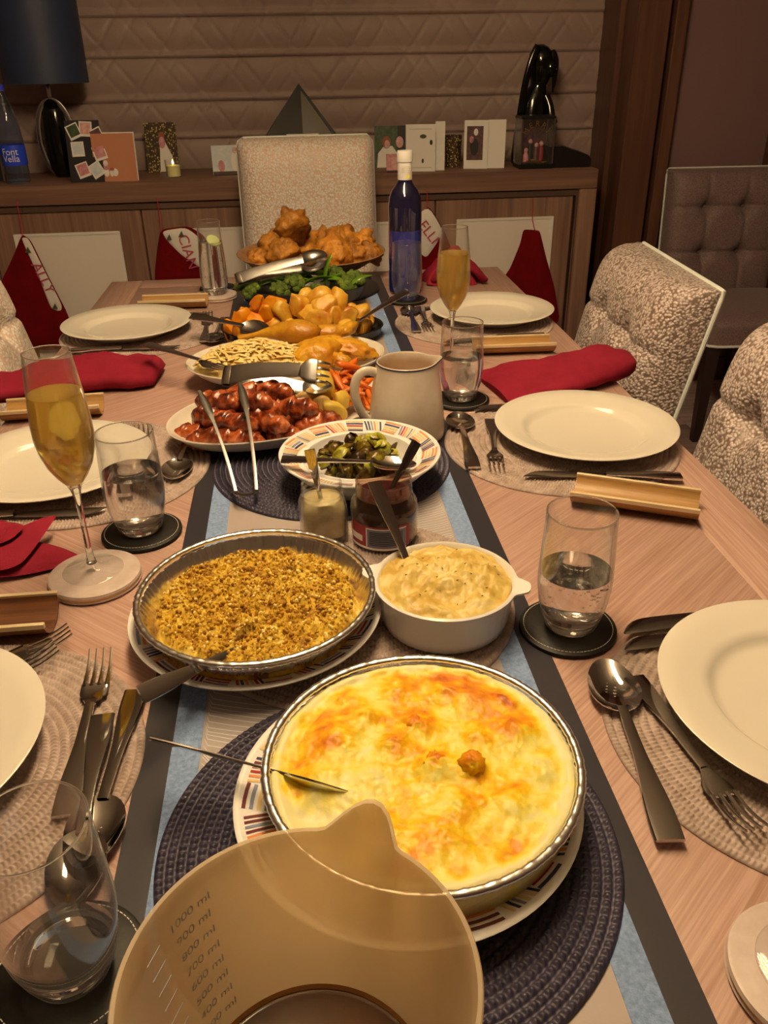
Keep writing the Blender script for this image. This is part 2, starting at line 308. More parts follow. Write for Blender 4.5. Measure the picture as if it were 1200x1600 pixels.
t = NT('bacon'); v_ = t.coord((1, 1, 1)); t.col(t.ramp(t.noise(v_, 52, 4, .6, .4), [(.36, A(58, 16, 4)), (.47, A(112, 38, 10)), (.56, A(160, 66, 20)), (.64, A(186, 92, 34)), (.76, A(206, 120, 80))])); t.bump(t.noise(v_, 60, 4, .6), .4, .004); t.done('bacon', Roughness=.25, **{'Specular IOR Level': .7})
t = NT('sprout'); v_ = t.coord((1, 1, 1)); oi = t.n('ShaderNodeObjectInfo'); f_ = t.math('ADD', t.noise(v_, 45, 4, .6, .3), t.math('MULTIPLY', t.math('SUBTRACT', oi.outputs['Random'], .55), .46)); t.col(t.ramp(f_, [(.32, A(44, 24, 6)), (.47, A(98, 66, 8)), (.58, A(136, 116, 14)), (.75, A(186, 166, 44))])); t.bump(t.noise(v_, 70, 4, .6), .4, .004); t.done('sprout', Roughness=.32)
attr_ramp('stuffing', [(.05, A(96, 50, 4)), (.26, A(166, 106, 10)), (.5, A(204, 146, 22)), (.75, A(222, 168, 48)), (.95, A(236, 196, 96))], .6, (260, .7, .004))
pm('crumb', A(208, 150, 26), .6, var=(A(176, 112, 12), 60)); pm('crumb_pale', A(232, 188, 88), .6); pm('crumb_dark', A(140, 80, 10), .6)
attr_ramp('cheese', [(.05, A(230, 198, 116)), (.24, A(232, 196, 76)), (.42, A(230, 174, 16)), (.60, A(222, 132, 6)), (.82, A(200, 92, 4)), (.97, A(128, 52, 6))], .42, (90, .22, .004), **{'Specular IOR Level': .4})
attr_ramp('bread_sauce', [(.2, A(192, 140, 48)), (.5, A(212, 164, 70)), (.8, A(222, 178, 90))], .4, (70, .5, .004)); pm('herb', A(80, 70, 24), .7)
pm('mustard', A(196, 164, 96), .4, var=(A(172, 136, 70), 90)); pm('cranberry', A(46, 16, 12), .15, var=(A(70, 22, 16), 30)); pm('lemon', A(216, 208, 110), .4)
# ================================================================ ROOM
st = lambda name, g, m, **k: O(name, g, m, kind='structure', **k)
fl = st('floor', box(-2.6, 2.7, -2.4, 3.8, -.06, -.004), 'floor_oak')
me_plank = None
for i in range(14):
    for j in range(2):
        x = 1.10+i*.115; y0 = 1.2+j*1.3+(i % 3)*.17
        if x > 2.6: continue
        g = box(0, .113, 0, 1.296, -.004, 0, .001); O('plank', g, 'floor_oak', parent=fl, loc=(x, y0, 0), rz=0)
st('ceiling', box(-2.6, 2.7, -2.4, 3.8, 2.6, 2.66), 'ceiling_paint')
st('wall_back', box(-2.6, 1.42, 3.66, 3.76, 0, 2.6), 'wall_paint'); st('wall_left', box(-2.66, -2.6, -2.4, 3.76, 0, 2.6), 'wall_paint'); st('wall_front', box(-2.6, 2.7, -2.46, -2.4, 0, 2.6), 'wall_paint')
st('wall_niche', box(1.412, 2.7, 3.32, 3.76, 0, 2.6), 'plaster'); st('wall_right', box(2.7, 2.76, -2.4, 3.76, 0, 2.6), 'wall_paint')
st('trim_1', join(box(1.225, 1.345, 3.27, 3.66, 0, 2.6, .004), box(1.205, 1.225, 3.40, 3.66, 0, 2.6)), 'dark_trim'); st('trim_2', box(1.366, 1.412, 3.27, 3.40, 0, 2.6, .004), 'dark_trim')
st('trim_3', box(1.815, 2.65, 3.26, 3.32, 0, 2.6, .004), 'dark_trim'); st('baseboard_niche', box(1.412, 1.815, 3.298, 3.32, 0, .10, .003), 'dark_trim'); st('gap_shade', box(1.345, 1.366, 3.36, 3.66, 0, 2.6), 'black_satin')  # last piece: black strip standing for the shade in the gap between trims
# ---- quilted roman blind: overlapping tiers
def blind_tier(x0, x1, z0, z1, ph):
    nx = int((x1-x0)/.0075); nzv = 26; xs = np.linspace(x0, x1, nx); ts = np.linspace(0, 1, nzv); X, T_ = np.meshgrid(xs, ts); Z = z0+(z1-z0)*T_
    Y = -.020*np.sin(np.clip(T_*1.04, 0, 1)*PI*.5+.0)*(1-T_)**.55*1.5-.004   # belly low, tucked at the top
    Y += -.012*np.exp(-((T_-.06)/.08)**2)
    G_ = np.zeros_like(X)
    for sg in (1, -1):
        for off, dep in ((0, 1), (.075, .75)):
            u_ = (X+sg*Z*.74+off*sg+.010*np.sin(Z*9+sg)) / .235; d = np.abs(u_-np.round(u_))*.235; G_ = np.maximum(G_, dep*np.exp(-(d/.0048)**2))
            k = np.floor(u_+.5); Y += .0007*np.sin(k*12.9898+sg*3+off*40)*(dep)
    Y += .0042*G_+.0015*np.sin(X*7+ph); Y = Y-.0
    V = np.stack([X, Y, Z], -1).reshape(-1, 3); F = []
    for j in range(nzv-1):
        for i in range(nx-1): a = j*nx+i; F.append((a, a+1, a+nx+1, a+nx))
    back = V.copy(); back[:, 1] = np.maximum(back[:, 1], -.001)+.004; o = len(V); e = [(0, nx-1), ]
    # thin closed back: only a border strip, low resolution
    V2, F2 = box(x0, x1, .004, .008, z0, z1); return join((V, F), (V2, F2))
bl = thing('roman_blind', 'taupe quilted roman blind with diamond stitching hanging behind the sideboard', 'blind', (0, 3.60, .70))
zs = [.42, .72, .858, 1.003, 1.134, 1.281, 1.413, 1.56, 1.71, 1.86, 2.02, 2.2, 2.4]
for i in range(1, len(zs)-1): O('blind_fold', blind_tier(-2.2, 1.20+.075*(i > 0), zs[i]-.70, zs[i+1]-.70+.004, i), 'blind_silk', bl, smooth=50, fix=False, loc=(0, -.0012*i, 0))
# ---- sideboard
sb = thing('sideboard', 'long brown oak sideboard with bronze strip and white inset door panels', 'sideboard', (0, 3.34, 0))
def SB(x0, x1, y0, y1, z0, z1, b=0): return box(x0, x1, y0-3.34, y1-3.34, z0, z1, b)
O('top_slab', SB(-1.70, 1.10, 3.16, 3.545, .832, .90, .003), 'sideboard_oak_flat', sb); O('end_panel', SB(1.035, 1.10, 3.16, 3.545, 0, .832, .002), 'sideboard_oak', sb); O('end_panel', SB(-1.70, -1.64, 3.16, 3.545, 0, .832, .002), 'sideboard_oak', sb)
O('body', SB(-1.64, 1.035, 3.20, 3.54, .06, .832), 'sideboard_oak', sb); O('plinth', SB(-1.64, 1.035, 3.22, 3.54, 0, .06), 'dark_trim', sb)
O('metal_strip', SB(-1.64, 1.035, 3.172, 3.20, .809, .828), 'bronze', sb); O('metal_strip', SB(1.026, 1.035, 3.172, 3.20, .06, .809), 'bronze', sb)
for i in range(5):
    x0 = -1.639+i*.5335; d_ = O('door', SB(x0+.003, x0+.5305-(.008 if i == 4 else 0), 3.178, 3.20, .07, .806, .002), 'sideboard_oak', sb)
    p_ = O('inset_panel', SB(x0+.08, x0+.45, 3.168, 3.178, .14, .738, .003), 'panel_white', d_); O('panel_border', join(SB(x0+.08, x0+.45, 3.165, 3.168, .730, .738), SB(x0+.08, x0+.088, 3.165, 3.168, .14, .730), SB(x0+.442, x0+.45, 3.165, 3.168, .14, .730), SB(x0+.088, x0+.442, 3.165, 3.168, .14, .148)), 'panel_edge', d_)
# ---- dining table: bookmatched veneer quarters in a plank border
tb = thing('dining_table', 'long oak dining table with diagonal veneer and plank border', 'table', (0, 1.1, 0)); YM = 1.1
def TB(x0, x1, y0, y1, z0, z1, b=0): return box(x0, x1, y0-YM, y1-YM, z0, z1, b)
y0, y1, bw = -.10, 2.318, .085
for nm, m, xa, xb, ya, yb in (('a', 'oak_plus', -.532+bw, 0, y0+bw, YM), ('b', 'oak_minus', 0, .532-bw, y0+bw, YM), ('c', 'oak_minus', -.532+bw, 0, YM, y1-bw), ('d', 'oak_plus', 0, .532-bw, YM, y1-bw)):
    O('veneer_panel', TB(xa+.0006, xb-.0006, ya+.0006, yb-.0006, .71, .75, .0006), m, tb)
O('border_plank', TB(-.532, -.532+bw-.0006, y0, y1, .71, .7501, .002), 'oak_long', tb); O('border_plank', TB(.532-bw+.0006, .532, y0, y1, .71, .7501, .002), 'oak_long', tb)
O('border_plank', TB(-.532+bw, .532-bw, y1-bw+.0006, y1, .71, .7501, .002), 'oak_cross', tb); O('border_plank', TB(-.532+bw, .532-bw, y0, y0+bw-.0006, .71, .7501, .002), 'oak_cross', tb)
O('apron', TB(-.44, .44, y0+.1, y1-.1, .64, .71), 'oak_long', tb)
for sx in (-1, 1):
    for yy in (y0+.05, y1-.17): O('leg', TB(sx*.46-.045, sx*.46+.045, yy, yy+.12, 0, .71, .004), 'oak_long', tb)
# ---- chairs (front faces local -y)
def back_cushion(w, h, T, buttons, nu=70, nv=72, rc=.0):
    us = np.linspace(-1, 1, nu); vs_ = np.linspace(-1, 1, nv); U_, V_ = np.meshgrid(us, vs_); e = np.sqrt(np.clip((1-np.abs(U_)**9)*(1-np.abs(V_)**9), 0, 1)); Y = -T*e
    X = U_*w/2; Z = (V_+1)/2*h
    if rc: # rounded top corners
        k = np.clip((Z-(h-rc))/rc, 0, 1); X = X*(1-k**3*rc/w*1.1)
    Y += .012*np.cos(U_*PI/2)*0
    for (bu, bv) in buttons:
        d2 = ((X-bu*w)**2+(Z-bv*h)**2); Y += .034*np.exp(-d2/.030**2)*e+.020*np.exp(-d2/.010**2)*e
    for bv in sorted({b[1] for b in buttons}): Y += .010*np.exp(-((Z-bv*h)/.008)**2)*e*(.4+.6*(np.abs(X) > 0))
    for bu in sorted({b[0] for b in buttons}): Y += .006*np.exp(-((X-bu*w)/.007)**2)*e
    V = np.stack([X, Y, Z], -1).reshape(-1, 3); F = []
    for j in range(nv-1):
        for i in range(nu-1): a = j*nu+i; F.append((a, a+1, a+nu+1, a+nu))
    B = V.copy(); B[:, 1] = .012; o = len(V); V = np.concatenate([V, B]); F += [tuple(o+q for q in f[::-1]) for f in F]
    edge = [j*nu for j in range(nv)]; edge = list(range(nu))+[j*nu+nu-1 for j in range(1, nv)]+[(nv-1)*nu+i for i in range(nu-2, -1, -1)]+[j*nu for j in range(nv-2, 0, -1)]
    for a, b in zip(edge, edge[1:]+edge[:1]): F.append((a, o+a, o+b, b))
    loop = V[[o+q for q in edge]]; return (V, F), loop
def make_chair(label, loc, rz, fab, w=.46, top=.89, T=.095, tilt=12, buttons=None, group=None, rc=.0):
    c = thing('dining_chair', label, 'chair', loc, rz, group); zb = .40; h = (top-zb)/cos(R(tilt))
    bt = [(-.17, .38), (.17, .38), (-.17, .72), (.17, .72)] if buttons is None else buttons
    g, loop = back_cushion(w, h, T, bt, rc=rc); rt = (-R(tilt), 0, 0)
    b = O('backrest', g, fab, c, smooth=180, loc=(0, .31, zb), rot=rt); pl = loop[::2]; pl = np.concatenate([pl, pl[:1]])
    O('piping', tube(pl+np.array([0, .002, 0]), .0048, 8), 'piping', b)
    for (bu, bv) in bt: O('button', tf(ico(2), (bu*w, -T+.050, bv*h), sc=(.010, .006, .010)), fab, b)
    s = disc(1, 1, 12, 72, lambda x, y, r_: x*0); V, F = s; a = np.arctan2(V[:, 1], V[:, 0]); rr = np.hypot(V[:, 0], V[:, 1]); k = 1/np.maximum(np.abs(np.cos(a))**10+np.abs(np.sin(a))**10, 1e-9)**.1
    V = np.stack([np.cos(a)*k*rr*w/2, np.sin(a)*k*rr*.235+.01, .458+.014*(1-rr**4)-.012*rr**14], -1); ring = V[-72:]; V2 = np.concatenate([V]+[np.stack([ring[:, 0]*q, (ring[:, 1]-.01)*q+.01, ring[:, 2]*0+z], -1) for q, z in ((1.0, .43), (1.0, .372))]); o = len(V)-72
    F = list(F); n_ = 72
    for lv in range(2):
        for i in range(n_): j = (i+1) % n_; F.append((o+lv*n_+i, o+(lv+1)*n_+i, o+(lv+1)*n_+j, o+lv*n_+j))
    F.append(tuple(range(len(V2)-1, len(V2)-73, -1))); se = O('seat', (V2, F), fab, c, smooth=60); rp = np.stack([ring[:, 0]*1.005, (ring[:, 1]-.01)*1.005+.01, ring[:, 2]*0+.371], -1); O('piping', tube(np.concatenate([rp, rp[:1]]), .0048, 8), 'piping', se)
    for sx in (-1, 1):
        O('leg', loft([[(sx*(w/2-.035)+a_*k_, -.185+b_*k_, z_) for a_, b_ in ((-1, -1), (1, -1), (1, 1), (-1, 1))] for z_, k_ in ((.0, .014), (.37, .024))]), 'leg_wood', c)
        O('leg', loft([[(sx*(w/2-.035)+a_*k_, yy+b_*k_, z_) for a_, b_ in ((-1, -1), (1, -1), (1, 1), (-1, 1))] for z_, k_, yy in ((.0, .014, .27), (.40, .024, .22))]), 'leg_wood', c)
    return c
make_chair('tufted scale-patterned dining chair with white piping, pulled up by the folded red napkin', (.325, 1.685, 0), R(-93.5), 'chair_scales', group='tufted dining chairs')
make_chair('tufted scale-patterned dining chair by the bamboo holder next to the cream jug place', (.335, 1.035, 0), R(-92), 'chair_scales', group='tufted dining chairs')
make_chair('tufted scale-patterned dining chair in front of the red stocking lettered on its cuff', (-.355, 1.755, 0), R(93), 'chair_scales_fine', group='tufted dining chairs')
make_chair('plain tall high-backed chair at the head of the table before the sideboard', (.032, 2.50, 0), R(1.5), 'chair_scales_fine', w=.435, top=1.055, T=.09, tilt=6, buttons=[], rc=.035)
make_chair('shade-darkened tufted chair standing against the plaster wall by the door frame', (1.60, 2.86, 0), R(-3), 'chair_scales_shaded', w=.44, top=.885, T=.07, tilt=6)
# ================================================================ ON THE SIDEBOARD
def prism(outline, y0, y1):
    n = len(outline); V = [(p[0], y0, p[1]) for p in outline]+[(p[0], y1, p[1]) for p in outline]
    return np.array(V, float), [tuple(range(n)), tuple(range(2*n-1, n-1, -1))]+[(i, n+i, n+(i+1) % n, (i+1) % n) for i in range(n)]
def ell(cx, cz, rx, rz_, n=20): return [(cx+rx*cos(2*PI*i/n), cz+rz_*sin(2*PI*i/n)) for i in range(n)]
def card(label, cat, w, h, loc, rz, lean, mat, th=.004, name='photo_card'):
    t_ = thing(name, label, cat, loc, rot=(-R(lean), 0, R(rz))); O('card_face', box(-w/2, w/2, 0, th, 0, h), mat, t_); return t_
def decal(par, outline, mat, lv=1, name='print'): return O(name, prism(outline, -.0008*lv, -.0008*lv+.0007), mat, par, smooth=None)
def rect(x0, x1, z0, z1): return [(x0, z0), (x1, z0), (x1, z1), (x0, z1)]
def rrect(cx, cz, w, h, a):
    c, s = cos(R(a)), sin(R(a)); return [(cx+x*c-z*s, cz+x*s+z*c) for x, z in ((-w/2, -h/2), (w/2, -h/2), (w/2, h/2), (-w/2, h/2))]
ZB = .9005
lp = thing('table_lamp', 'table lamp with drum shade and glossy black oval base on sideboard', 'lamp', (-.866, 3.395, ZB))
O('lamp_shade', lathe([(.141, .308), (.143, .62), (.145, .62), (.143, .308)], 64, close=True), 'shade_blue', lp)
O('lamp_base', lathe([(0, 0), (.030, .002), (.042, .03), (.047, .08), (.046, .15), (.038, .21), (.024, .248), (.012, .258), (0, .26)], 40, 1, .75), 'black_gloss', lp)
a_ = np.linspace(0, 2*PI, 49); O('metal_loop', sweep(np.stack([.062*np.sin(a_), 0*a_-.005, .128+.128*np.cos(a_)], -1), .018, .007, up=(0, 1, 0)), 'steel_dull', lp)
O('stem', lathe([(.007, .255), (.007, .33), (.004, .34), (.004, .60)], 16), 'chrome', lp); O('shade_ring', lathe([(.0, .595), (.020, .595), (.020, .60), (0, .60)], 16), 'chrome', lp)
wb = thing('water_bottle', 'clear plastic water bottle with blue label and blue cap', 'bottle', (-.985, 3.235, ZB))
O('bottle_body', lathe([(0, 0), (.034, 0), (.040, .008), (.041, .04), (.040, .05), (.041, .14), (.038, .19), (.022, .255), (.0135, .275), (.0125, .29), (.0118, .29), (.0125, .273), (.021, .253), (.037, .188), (.040, .13), (.039, .05), (.038, .01), (0, .008)], 40), 'pet', wb)
O('bottle_cap', lathe([(0, .292), (.0148, .292), (.0148, .308), (.013, .31), (0, .31)], 24), 'cap_blue', wb); lb = O('label_band', lathe([(.0416, .06), (.0418, .061), (.0418, .124), (.0416, .125)], 40), 'label_blue', wb)
for tx, dz in (('Font', .104), ('Vella', .082)):
    me = text_mesh(tx, .030)
    for v in me.vertices: a = v.co.x/.0425+R(0); v.co = Vector((.0424*sin(a), -.0424*cos(a)-v.co.z*.2, dz+v.co.y))
    O('lettering', me, 'cap_white', lb)
fr = card('black-bordered photo frame standing left of the water bottle', 'photo frame', .20, .185, (-1.155, 3.30, ZB), 8, 6, 'black_satin', .012, 'framed_picture'); decal(fr, rect(-.08, .08, .02, .165), 'photo_black', 1, 'picture'); O('metal_edge', join(box(.094, .10, -.002, .013, 0, .185), box(-.10, -.094, -.002, .013, 0, .185)), 'steel_dull', fr)
cl = card('dark card with a collage of small snapshots beside lamp', 'card', .118, .20, (-.742, 3.20, ZB), -4, 12, 'photo_black')
for i, (x, z, a, m) in enumerate(((-.030, .165, 22, 'photo_green'), (.012, .172, -3, 'photo_skin'), (.048, .150, 24, 'photo_dark'), (-.022, .108, 2, 'photo_sky'), (.052, .095, 16, 'photo_blush'), (-.012, .040, 18, 'photo_blush'), (.035, .040, 30, 'photo_sky'))):
    s_ = decal(cl, rrect(x, z, .044, .048, a), 'paper_white', 1+i*.12, 'snapshot'); O('picture', prism(rrect(x, z+.002, .035, .036, a), -.0018-.0001*i, -.0012), m, s_, smooth=None)
kc = card('brown kraft greeting card with little figures at its foot', 'card', .145, .155, (-.642, 3.20, ZB), -3, 8, 'kraft', name='greeting_card'); O('card_back', box(-.06, .0725, .02, .022, 0, .16), 'paper_cream', kc)
for x, z, w, h, m in ((-.032, .03, .012, .014, 'paper_white'), (-.032, .048, .009, .011, 'photo_blush'), (-.032, .060, .010, .010, 'paper_white'), (-.014, .028, .008, .012, 'paper_white'), (-.045, .026, .007, .010, 'paper_white'), (-.002, .030, .013, .013, 'paper_white'), (-.012, .040, .010, .005, 'cuff_red')): decal(kc, ell(x, z, w*.8, h, 14), m, 1, 'printed_figure')
br = card('dark gold-speckled photograph of a figure in a long pale dress', 'photo', .118, .172, (-.508, 3.44, ZB), -4, 7, 'gold_speckle')
decal(br, [(-.012, .002), (.052, .002), (.036, .06), (.018, .10), (.010, .118), (-.004, .10), (-.008, .06)], 'photo_dress', 1, 'figure_dress'); decal(br, ell(.004, .125, .011, .016), 'photo_hair', 1, 'figure_hair'); decal(br, ell(.004, .103, .012, .020), 'photo_blush', 2, 'figure_top')
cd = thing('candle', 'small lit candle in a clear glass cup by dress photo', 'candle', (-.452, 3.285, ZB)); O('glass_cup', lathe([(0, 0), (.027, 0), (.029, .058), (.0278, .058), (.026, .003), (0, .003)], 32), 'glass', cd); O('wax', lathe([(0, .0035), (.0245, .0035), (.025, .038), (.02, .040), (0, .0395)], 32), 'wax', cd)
t = NT('flame'); t.b.inputs['Emission Color'].default_value = (1, .6, .15, 1); t.b.inputs['Emission Strength'].default_value = 14; t.done('flame'); O('flame', lathe([(0, .0415), (.0035, .045), (.003, .051), (0, .060)], 10), 'flame', cd); O('wick', lathe([(0, .039), (.0008, .039), (.0008, .043), (0, .043)], 6), 'ink', cd)
sp = card('small pale photograph of a standing child beside the tall chair', 'photo', .125, .10, (-.250, 3.30, ZB), 0, 8, 'photo_sky'); decal(sp, ell(.022, .045, .016, .034), 'photo_dress', 1, 'figure'); decal(sp, ell(.022, .083, .009, .011), 'photo_skin', 1, 'figure_head'); decal(sp, ell(-.03, .03, .012, .02), 'photo_blush', 1, 'figure'); O('photo_stand', box(-.06, .06, -.012, .0, 0, .012), 'chrome', sp)
pyr = thing('pyramid_ornament', 'dark mirrored pyramid ornament behind the tall chair', 'ornament', (.020, 3.425, ZB)); V_ = np.array([(-.225, -.10, 0), (.225, -.10, 0), (.225, .10, 0), (-.225, .10, 0), (0, 0, .292)]); t = NT('pyramid_dark'); t.done('pyramid_dark', Roughness=.45, **{'Base Color': (.010, .008, .005, 1), 'Specular IOR Level': .25})
O('pyramid', (V_, [(3, 2, 1, 0), (0, 1, 4), (1, 2, 4), (2, 3, 4), (3, 0, 4)]), 'pyramid_dark', pyr, smooth=None); O('front_facet', (np.array([(.004, -.0985, .004), (.20, -.0995, .004), (.006, -.006, .270), (.004, -.1005, .004), (.20, -.1015, .004), (.006, -.008, .270)]), [(0, 1, 2), (5, 4, 3), (0, 3, 4, 1), (1, 4, 5, 2), (2, 5, 3, 0)]), 'black_gloss', pyr, smooth=None)
wc = card('plain white card standing just behind the tall chair', 'card', .115, .135, (.022, 3.245, ZB), 2, 4, 'paper_white', name='greeting_card')
wd = card('green-toned photograph of two people with a dark edge', 'photo', .135, .145, (.362, 3.39, ZB), -2, 6, 'photo_green'); decal(wd, rect(.02, .0675, 0, .145), 'photo_black', 1, 'dark_side'); decal(wd, [(-.060, 0), (.030, 0), (.026, .04), (.0, .075), (-.03, .078), (-.055, .05)], 'photo_dress', 2, 'figure'); decal(wd, ell(-.022, .088, .017, .022), 'photo_hair', 2, 'figure_hair'); decal(wd, ell(-.020, .082, .010, .014), 'photo_skin', 3, 'figure_face'); decal(wd, ell(.028, .088, .014, .020), 'photo_skin', 3, 'figure_face'); decal(wd, [(.02, 0), (.06, 0), (.055, .05), (.03, .066), (.015, .04)], 'photo_black', 3, 'figure_suit')
sm = card('tiny pink portrait photo propped in front of the green-toned photograph', 'photo', .062, .062, (.352, 3.235, ZB), 0, 8, 'photo_blush'); decal(sm, ell(.0, .03, .014, .022), 'photo_skin', 1, 'figure'); O('stand', box(-.031, .031, -.01, 0, 0, .006), 'chrome', sm)
def folded(label, w, h, loc, rz, open_, m1, m2):
    c = thing('greeting_card', label, 'card', loc, R(rz)); f = O('card_front', box(-w, 0, 0, .002, 0, h), m1, c, rot=(0, 0, 0)); return c, f
ca, f_ = folded('open cream greeting card with a tiny printed wreath behind bottle', .108, .158, (.500, 3.225, ZB), -8, 158, 'paper_cream', 'paper_white'); O('card_back', box(0, .035, .03, .032, 0, .165), 'paper_white', ca)
decal(f_, rect(-.094, -.014, .013, .0138), 'ink', .6, 'ruled_line'); decal(f_, rect(-.094, -.014, .142, .1428), 'ink', .6, 'ruled_line'); decal(f_, ell(-.045, .118, .012, .007), 'pine_green', 1); decal(f_, ell(-.016, .098, .005, .009), 'ink', 1); decal(f_, ell(-.046, .036, .004, .008), 'pine_green', 1); decal(f_, ell(-.05, .082, .026, .030), 'panel_edge', .6)
gl = thing('glass_votive', 'small gold-flecked glass votive between the two greeting cards', 'votive', (.590, 3.36, ZB)); O('glass_cup', lathe([(0, 0), (.028, 0), (.033, .11), (.031, .11), (.026, .004), (0, .004)], 24), 'gold_speckle', gl)
cb, f_ = folded('white greeting card with a dark winter picture on its front', .088, .165, (.702, 3.262, ZB), -12, 150, 'paper_white', 'paper_cream'); O('card_back', box(0, .066, .012, .014, 0, .165), 'paper_cream', cb, rot=(0, 0, R(6))); decal(f_, rect(-.078, -.018, .03, .145), 'photo_dark', 1, 'picture'); decal(f_, ell(-.045, .125, .008, .012), 'paper_white', 2); decal(f_, ell(-.05, .075, .015, .03), 'photo_black', 2); decal(f_, ell(-.06, .1, .008, .012), 'photo_blush', 2)
# ---- glossy dark statue: one continuous lofted body with head, hair and folded arms
stt = thing('statue', 'glossy black statue of a long-haired figure behind glass lantern', 'statue', (.905, 3.415, ZB))
sec = [(0, .072, .058, 0), (.03, .074, .060, 0), (.10, .068, .056, .0), (.17, .060, .050, .002), (.215, .050, .044, .004), (.250, .040, .038, .010), (.268, .030, .030, .016), (.285, .034, .034, .022), (.310, .043, .042, .024), (.345, .047, .046, .024), (.375, .042, .042, .022), (.395, .028, .029, .018), (.405, .010, .010, .016)]
rings = []
for z, rx, ry, ox in sec: rings.append([(ox+rx*cos(a)*(1.0+.10*max(0, -cos(a))*(z > .2)), ry*sin(a), z) for a in np.linspace(0, 2*PI, 28, endpoint=False)])
O('statue_body', loft(rings), 'black_gloss', stt, smooth=180)
O('hair', join(sweep(bez((.055, -.02, .385), (.076, -.03, .33), (.066, -.03, .27), (.064, -.028, .245)), [.014, .026, .030, .032, .030, .028, .024, .02, .018, .016, .014, .012, .010, .008, .006, .004], .014, up=(0, 1, 0)), sweep(bez((-.005, -.036, .40), (-.045, -.04, .33), (-.052, -.045, .24), (-.060, -.04, .16)), .026, .016, up=(0, 1, 0))), 'black_gloss', stt, smooth=180)
O('face', join(tf(ico(3), (.050, -.030, .325), sc=(.020, .018, .030)), tf(ico(2), (.071, -.036, .322), sc=(.006, .005, .008)), tf(ico(2), (.062, -.042, .334), sc=(.004, .003, .003)), tf(ico(2), (.064, -.040, .307), sc=(.006, .004, .003))), 'black_gloss', stt)
O('arm', sweep(bez((.040, -.03, .235), (.070, -.05, .18), (.066, -.06, .135), (.020, -.066, .125)), .028, .024, up=(0, 1, 0)), 'black_gloss', stt); O('hand', tf(blob(.018, .012, .012, .15), (.066, -.055, .150)), 'black_gloss', stt)
# ---- lantern lettered MERRY
ln = thing('glass_lantern', 'square glass lantern with festive figures and gold arched lettering', 'lantern', (.876, 3.262, ZB)); O('lantern_base', box(-.064, .064, -.05, .05, 0, .016, .002), 'dish_black', ln)
for sx in (-1, 1):
    for sy in (-1, 1): O('corner_post', box(sx*.060-.003, sx*.060+.003, sy*.046-.003, sy*.046+.003, .016, .168), 'steel_dull', ln)
O('glass_pane', box(-.057, .057, -.0475, -.0455, .016, .168), 'glass', ln); O('glass_pane', box(-.057, .057, .0455, .0475, .016, .168), 'glass', ln); O('glass_pane', box(-.061, -.059, -.043, .043, .016, .168), 'glass', ln); O('glass_pane', box(.059, .061, -.043, .043, .016, .168), 'glass', ln); O('lantern_lid', box(-.064, .064, -.05, .05, .168, .176, .002), 'black_satin', ln)
O('backdrop', box(-.055, .055, .035, .038, .016, .166), 'photo_dark', ln)
for i, (x, h, m) in enumerate(((-.032, .05, 'photo_blush'), (-.016, .085, 'photo_black'), (.006, .070, 'photo_dark'), (.026, .075, 'label_red'))):
    f_ = O('figurine', lathe([(0, .018), (.011, .018), (.010, .018+h*.5), (.006, .018+h*.72), (0, .018+h*.76)], 14), m, ln, loc=(x, -.015+.006*(i % 2), 0)); O('figurine_head', tf(ico(2), (0, 0, .018+h*.85), sc=(.008, .008, .009)), 'photo_skin', f_)
O('gold_ground', blob(.050, .034, .010, .3, 3, 5), 'gold', ln, loc=(0, -.004, .020))
for i, ch in enumerate('MERRY'):
    a = R(152-i*31); me = text_mesh(ch, .027); l_ = O('lettering', me, 'gold', ln, loc=(.046*cos(a)-.004, -.049, .105+.046*sin(a))); l_.rotation_euler = (Matrix.Rotation(-(a-PI/2), 3, 'Y') @ Matrix.Rotation(PI/2, 3, 'X')).to_euler()
O('sloped_case', loft([[(0, y, z) for y, z in ((-.06, 0), (.07, 0), (.07, .078), (-.06, .072))], [(.05, y, z) for y, z in ((-.06, 0), (.07, 0), (.07, .080), (-.06, .074))], [(.15, y, z) for y, z in ((-.06, 0), (.07, 0), (.07, .046), (-.06, .042))], [(.165, y, z) for y, z in ((-.055, 0), (.065, 0), (.065, .030), (-.055, .028))]]), 'black_satin', loc=(.925, 3.285, ZB), label='low black sloping case lying beside the glass lantern', cat='case')
# ---- christmas stockings on red strings
def stocking(label, x, ztop, outl, cuff, txt, tpos, trot, tsize, y=3.135, trees=()):
    s = thing('christmas_stocking', label, 'stocking', (x, y, ztop), group='red stockings on the sideboard'); O('stocking_body', pillow(dense(outl, 6), .032, 6), 'red_felt', s, smooth=60)
    hx = outl[0][0]; O('string', tube([(hx, .0, -.01), (hx*.6, .016, .03), (hx*.4, .018, .105)], .0016, 6), 'string_red', s)
    if cuff:
        c = O('cuff', tf(pillow(dense(cuff, 5), .014, 5), (0, -.014, 0)), 'cuff_white', s, smooth=60); 
        if txt:
            me = text_mesh(txt, tsize); l_ = O('lettering', me, 'cuff_red', c, loc=(tpos[0], -.0235, tpos[1])); l_.rotation_euler = (Matrix.Rotation(-R(trot), 3, 'Y') @ Matrix.Rotation(PI/2, 3, 'X')).to_euler()
        for tx, tz in trees: O('printed_tree', tf(prism([(-.010, 0), (.010, 0), (.003, .02)], -.0255, -.0225), (tx, 0, tz)), 'pine_green', c, smooth=None)
    return s
stocking('red felt stocking with a long narrow white cuff beside the left chair', -.985, .745, [(0, 0), (.025, -.02), (.06, -.15), (.105, -.30), (.10, -.42), (-.06, -.42), (-.12, -.30), (-.115, -.17), (-.05, -.08)], [(.0, -.01), (.022, -.01), (.052, -.12), (.090, -.25), (.085, -.272), (.050, -.272), (.030, -.15), (.004, -.04)], 'ALLY', (.047, -.15), -72, .05, trees=((.014, -.06), (.066, -.262)))
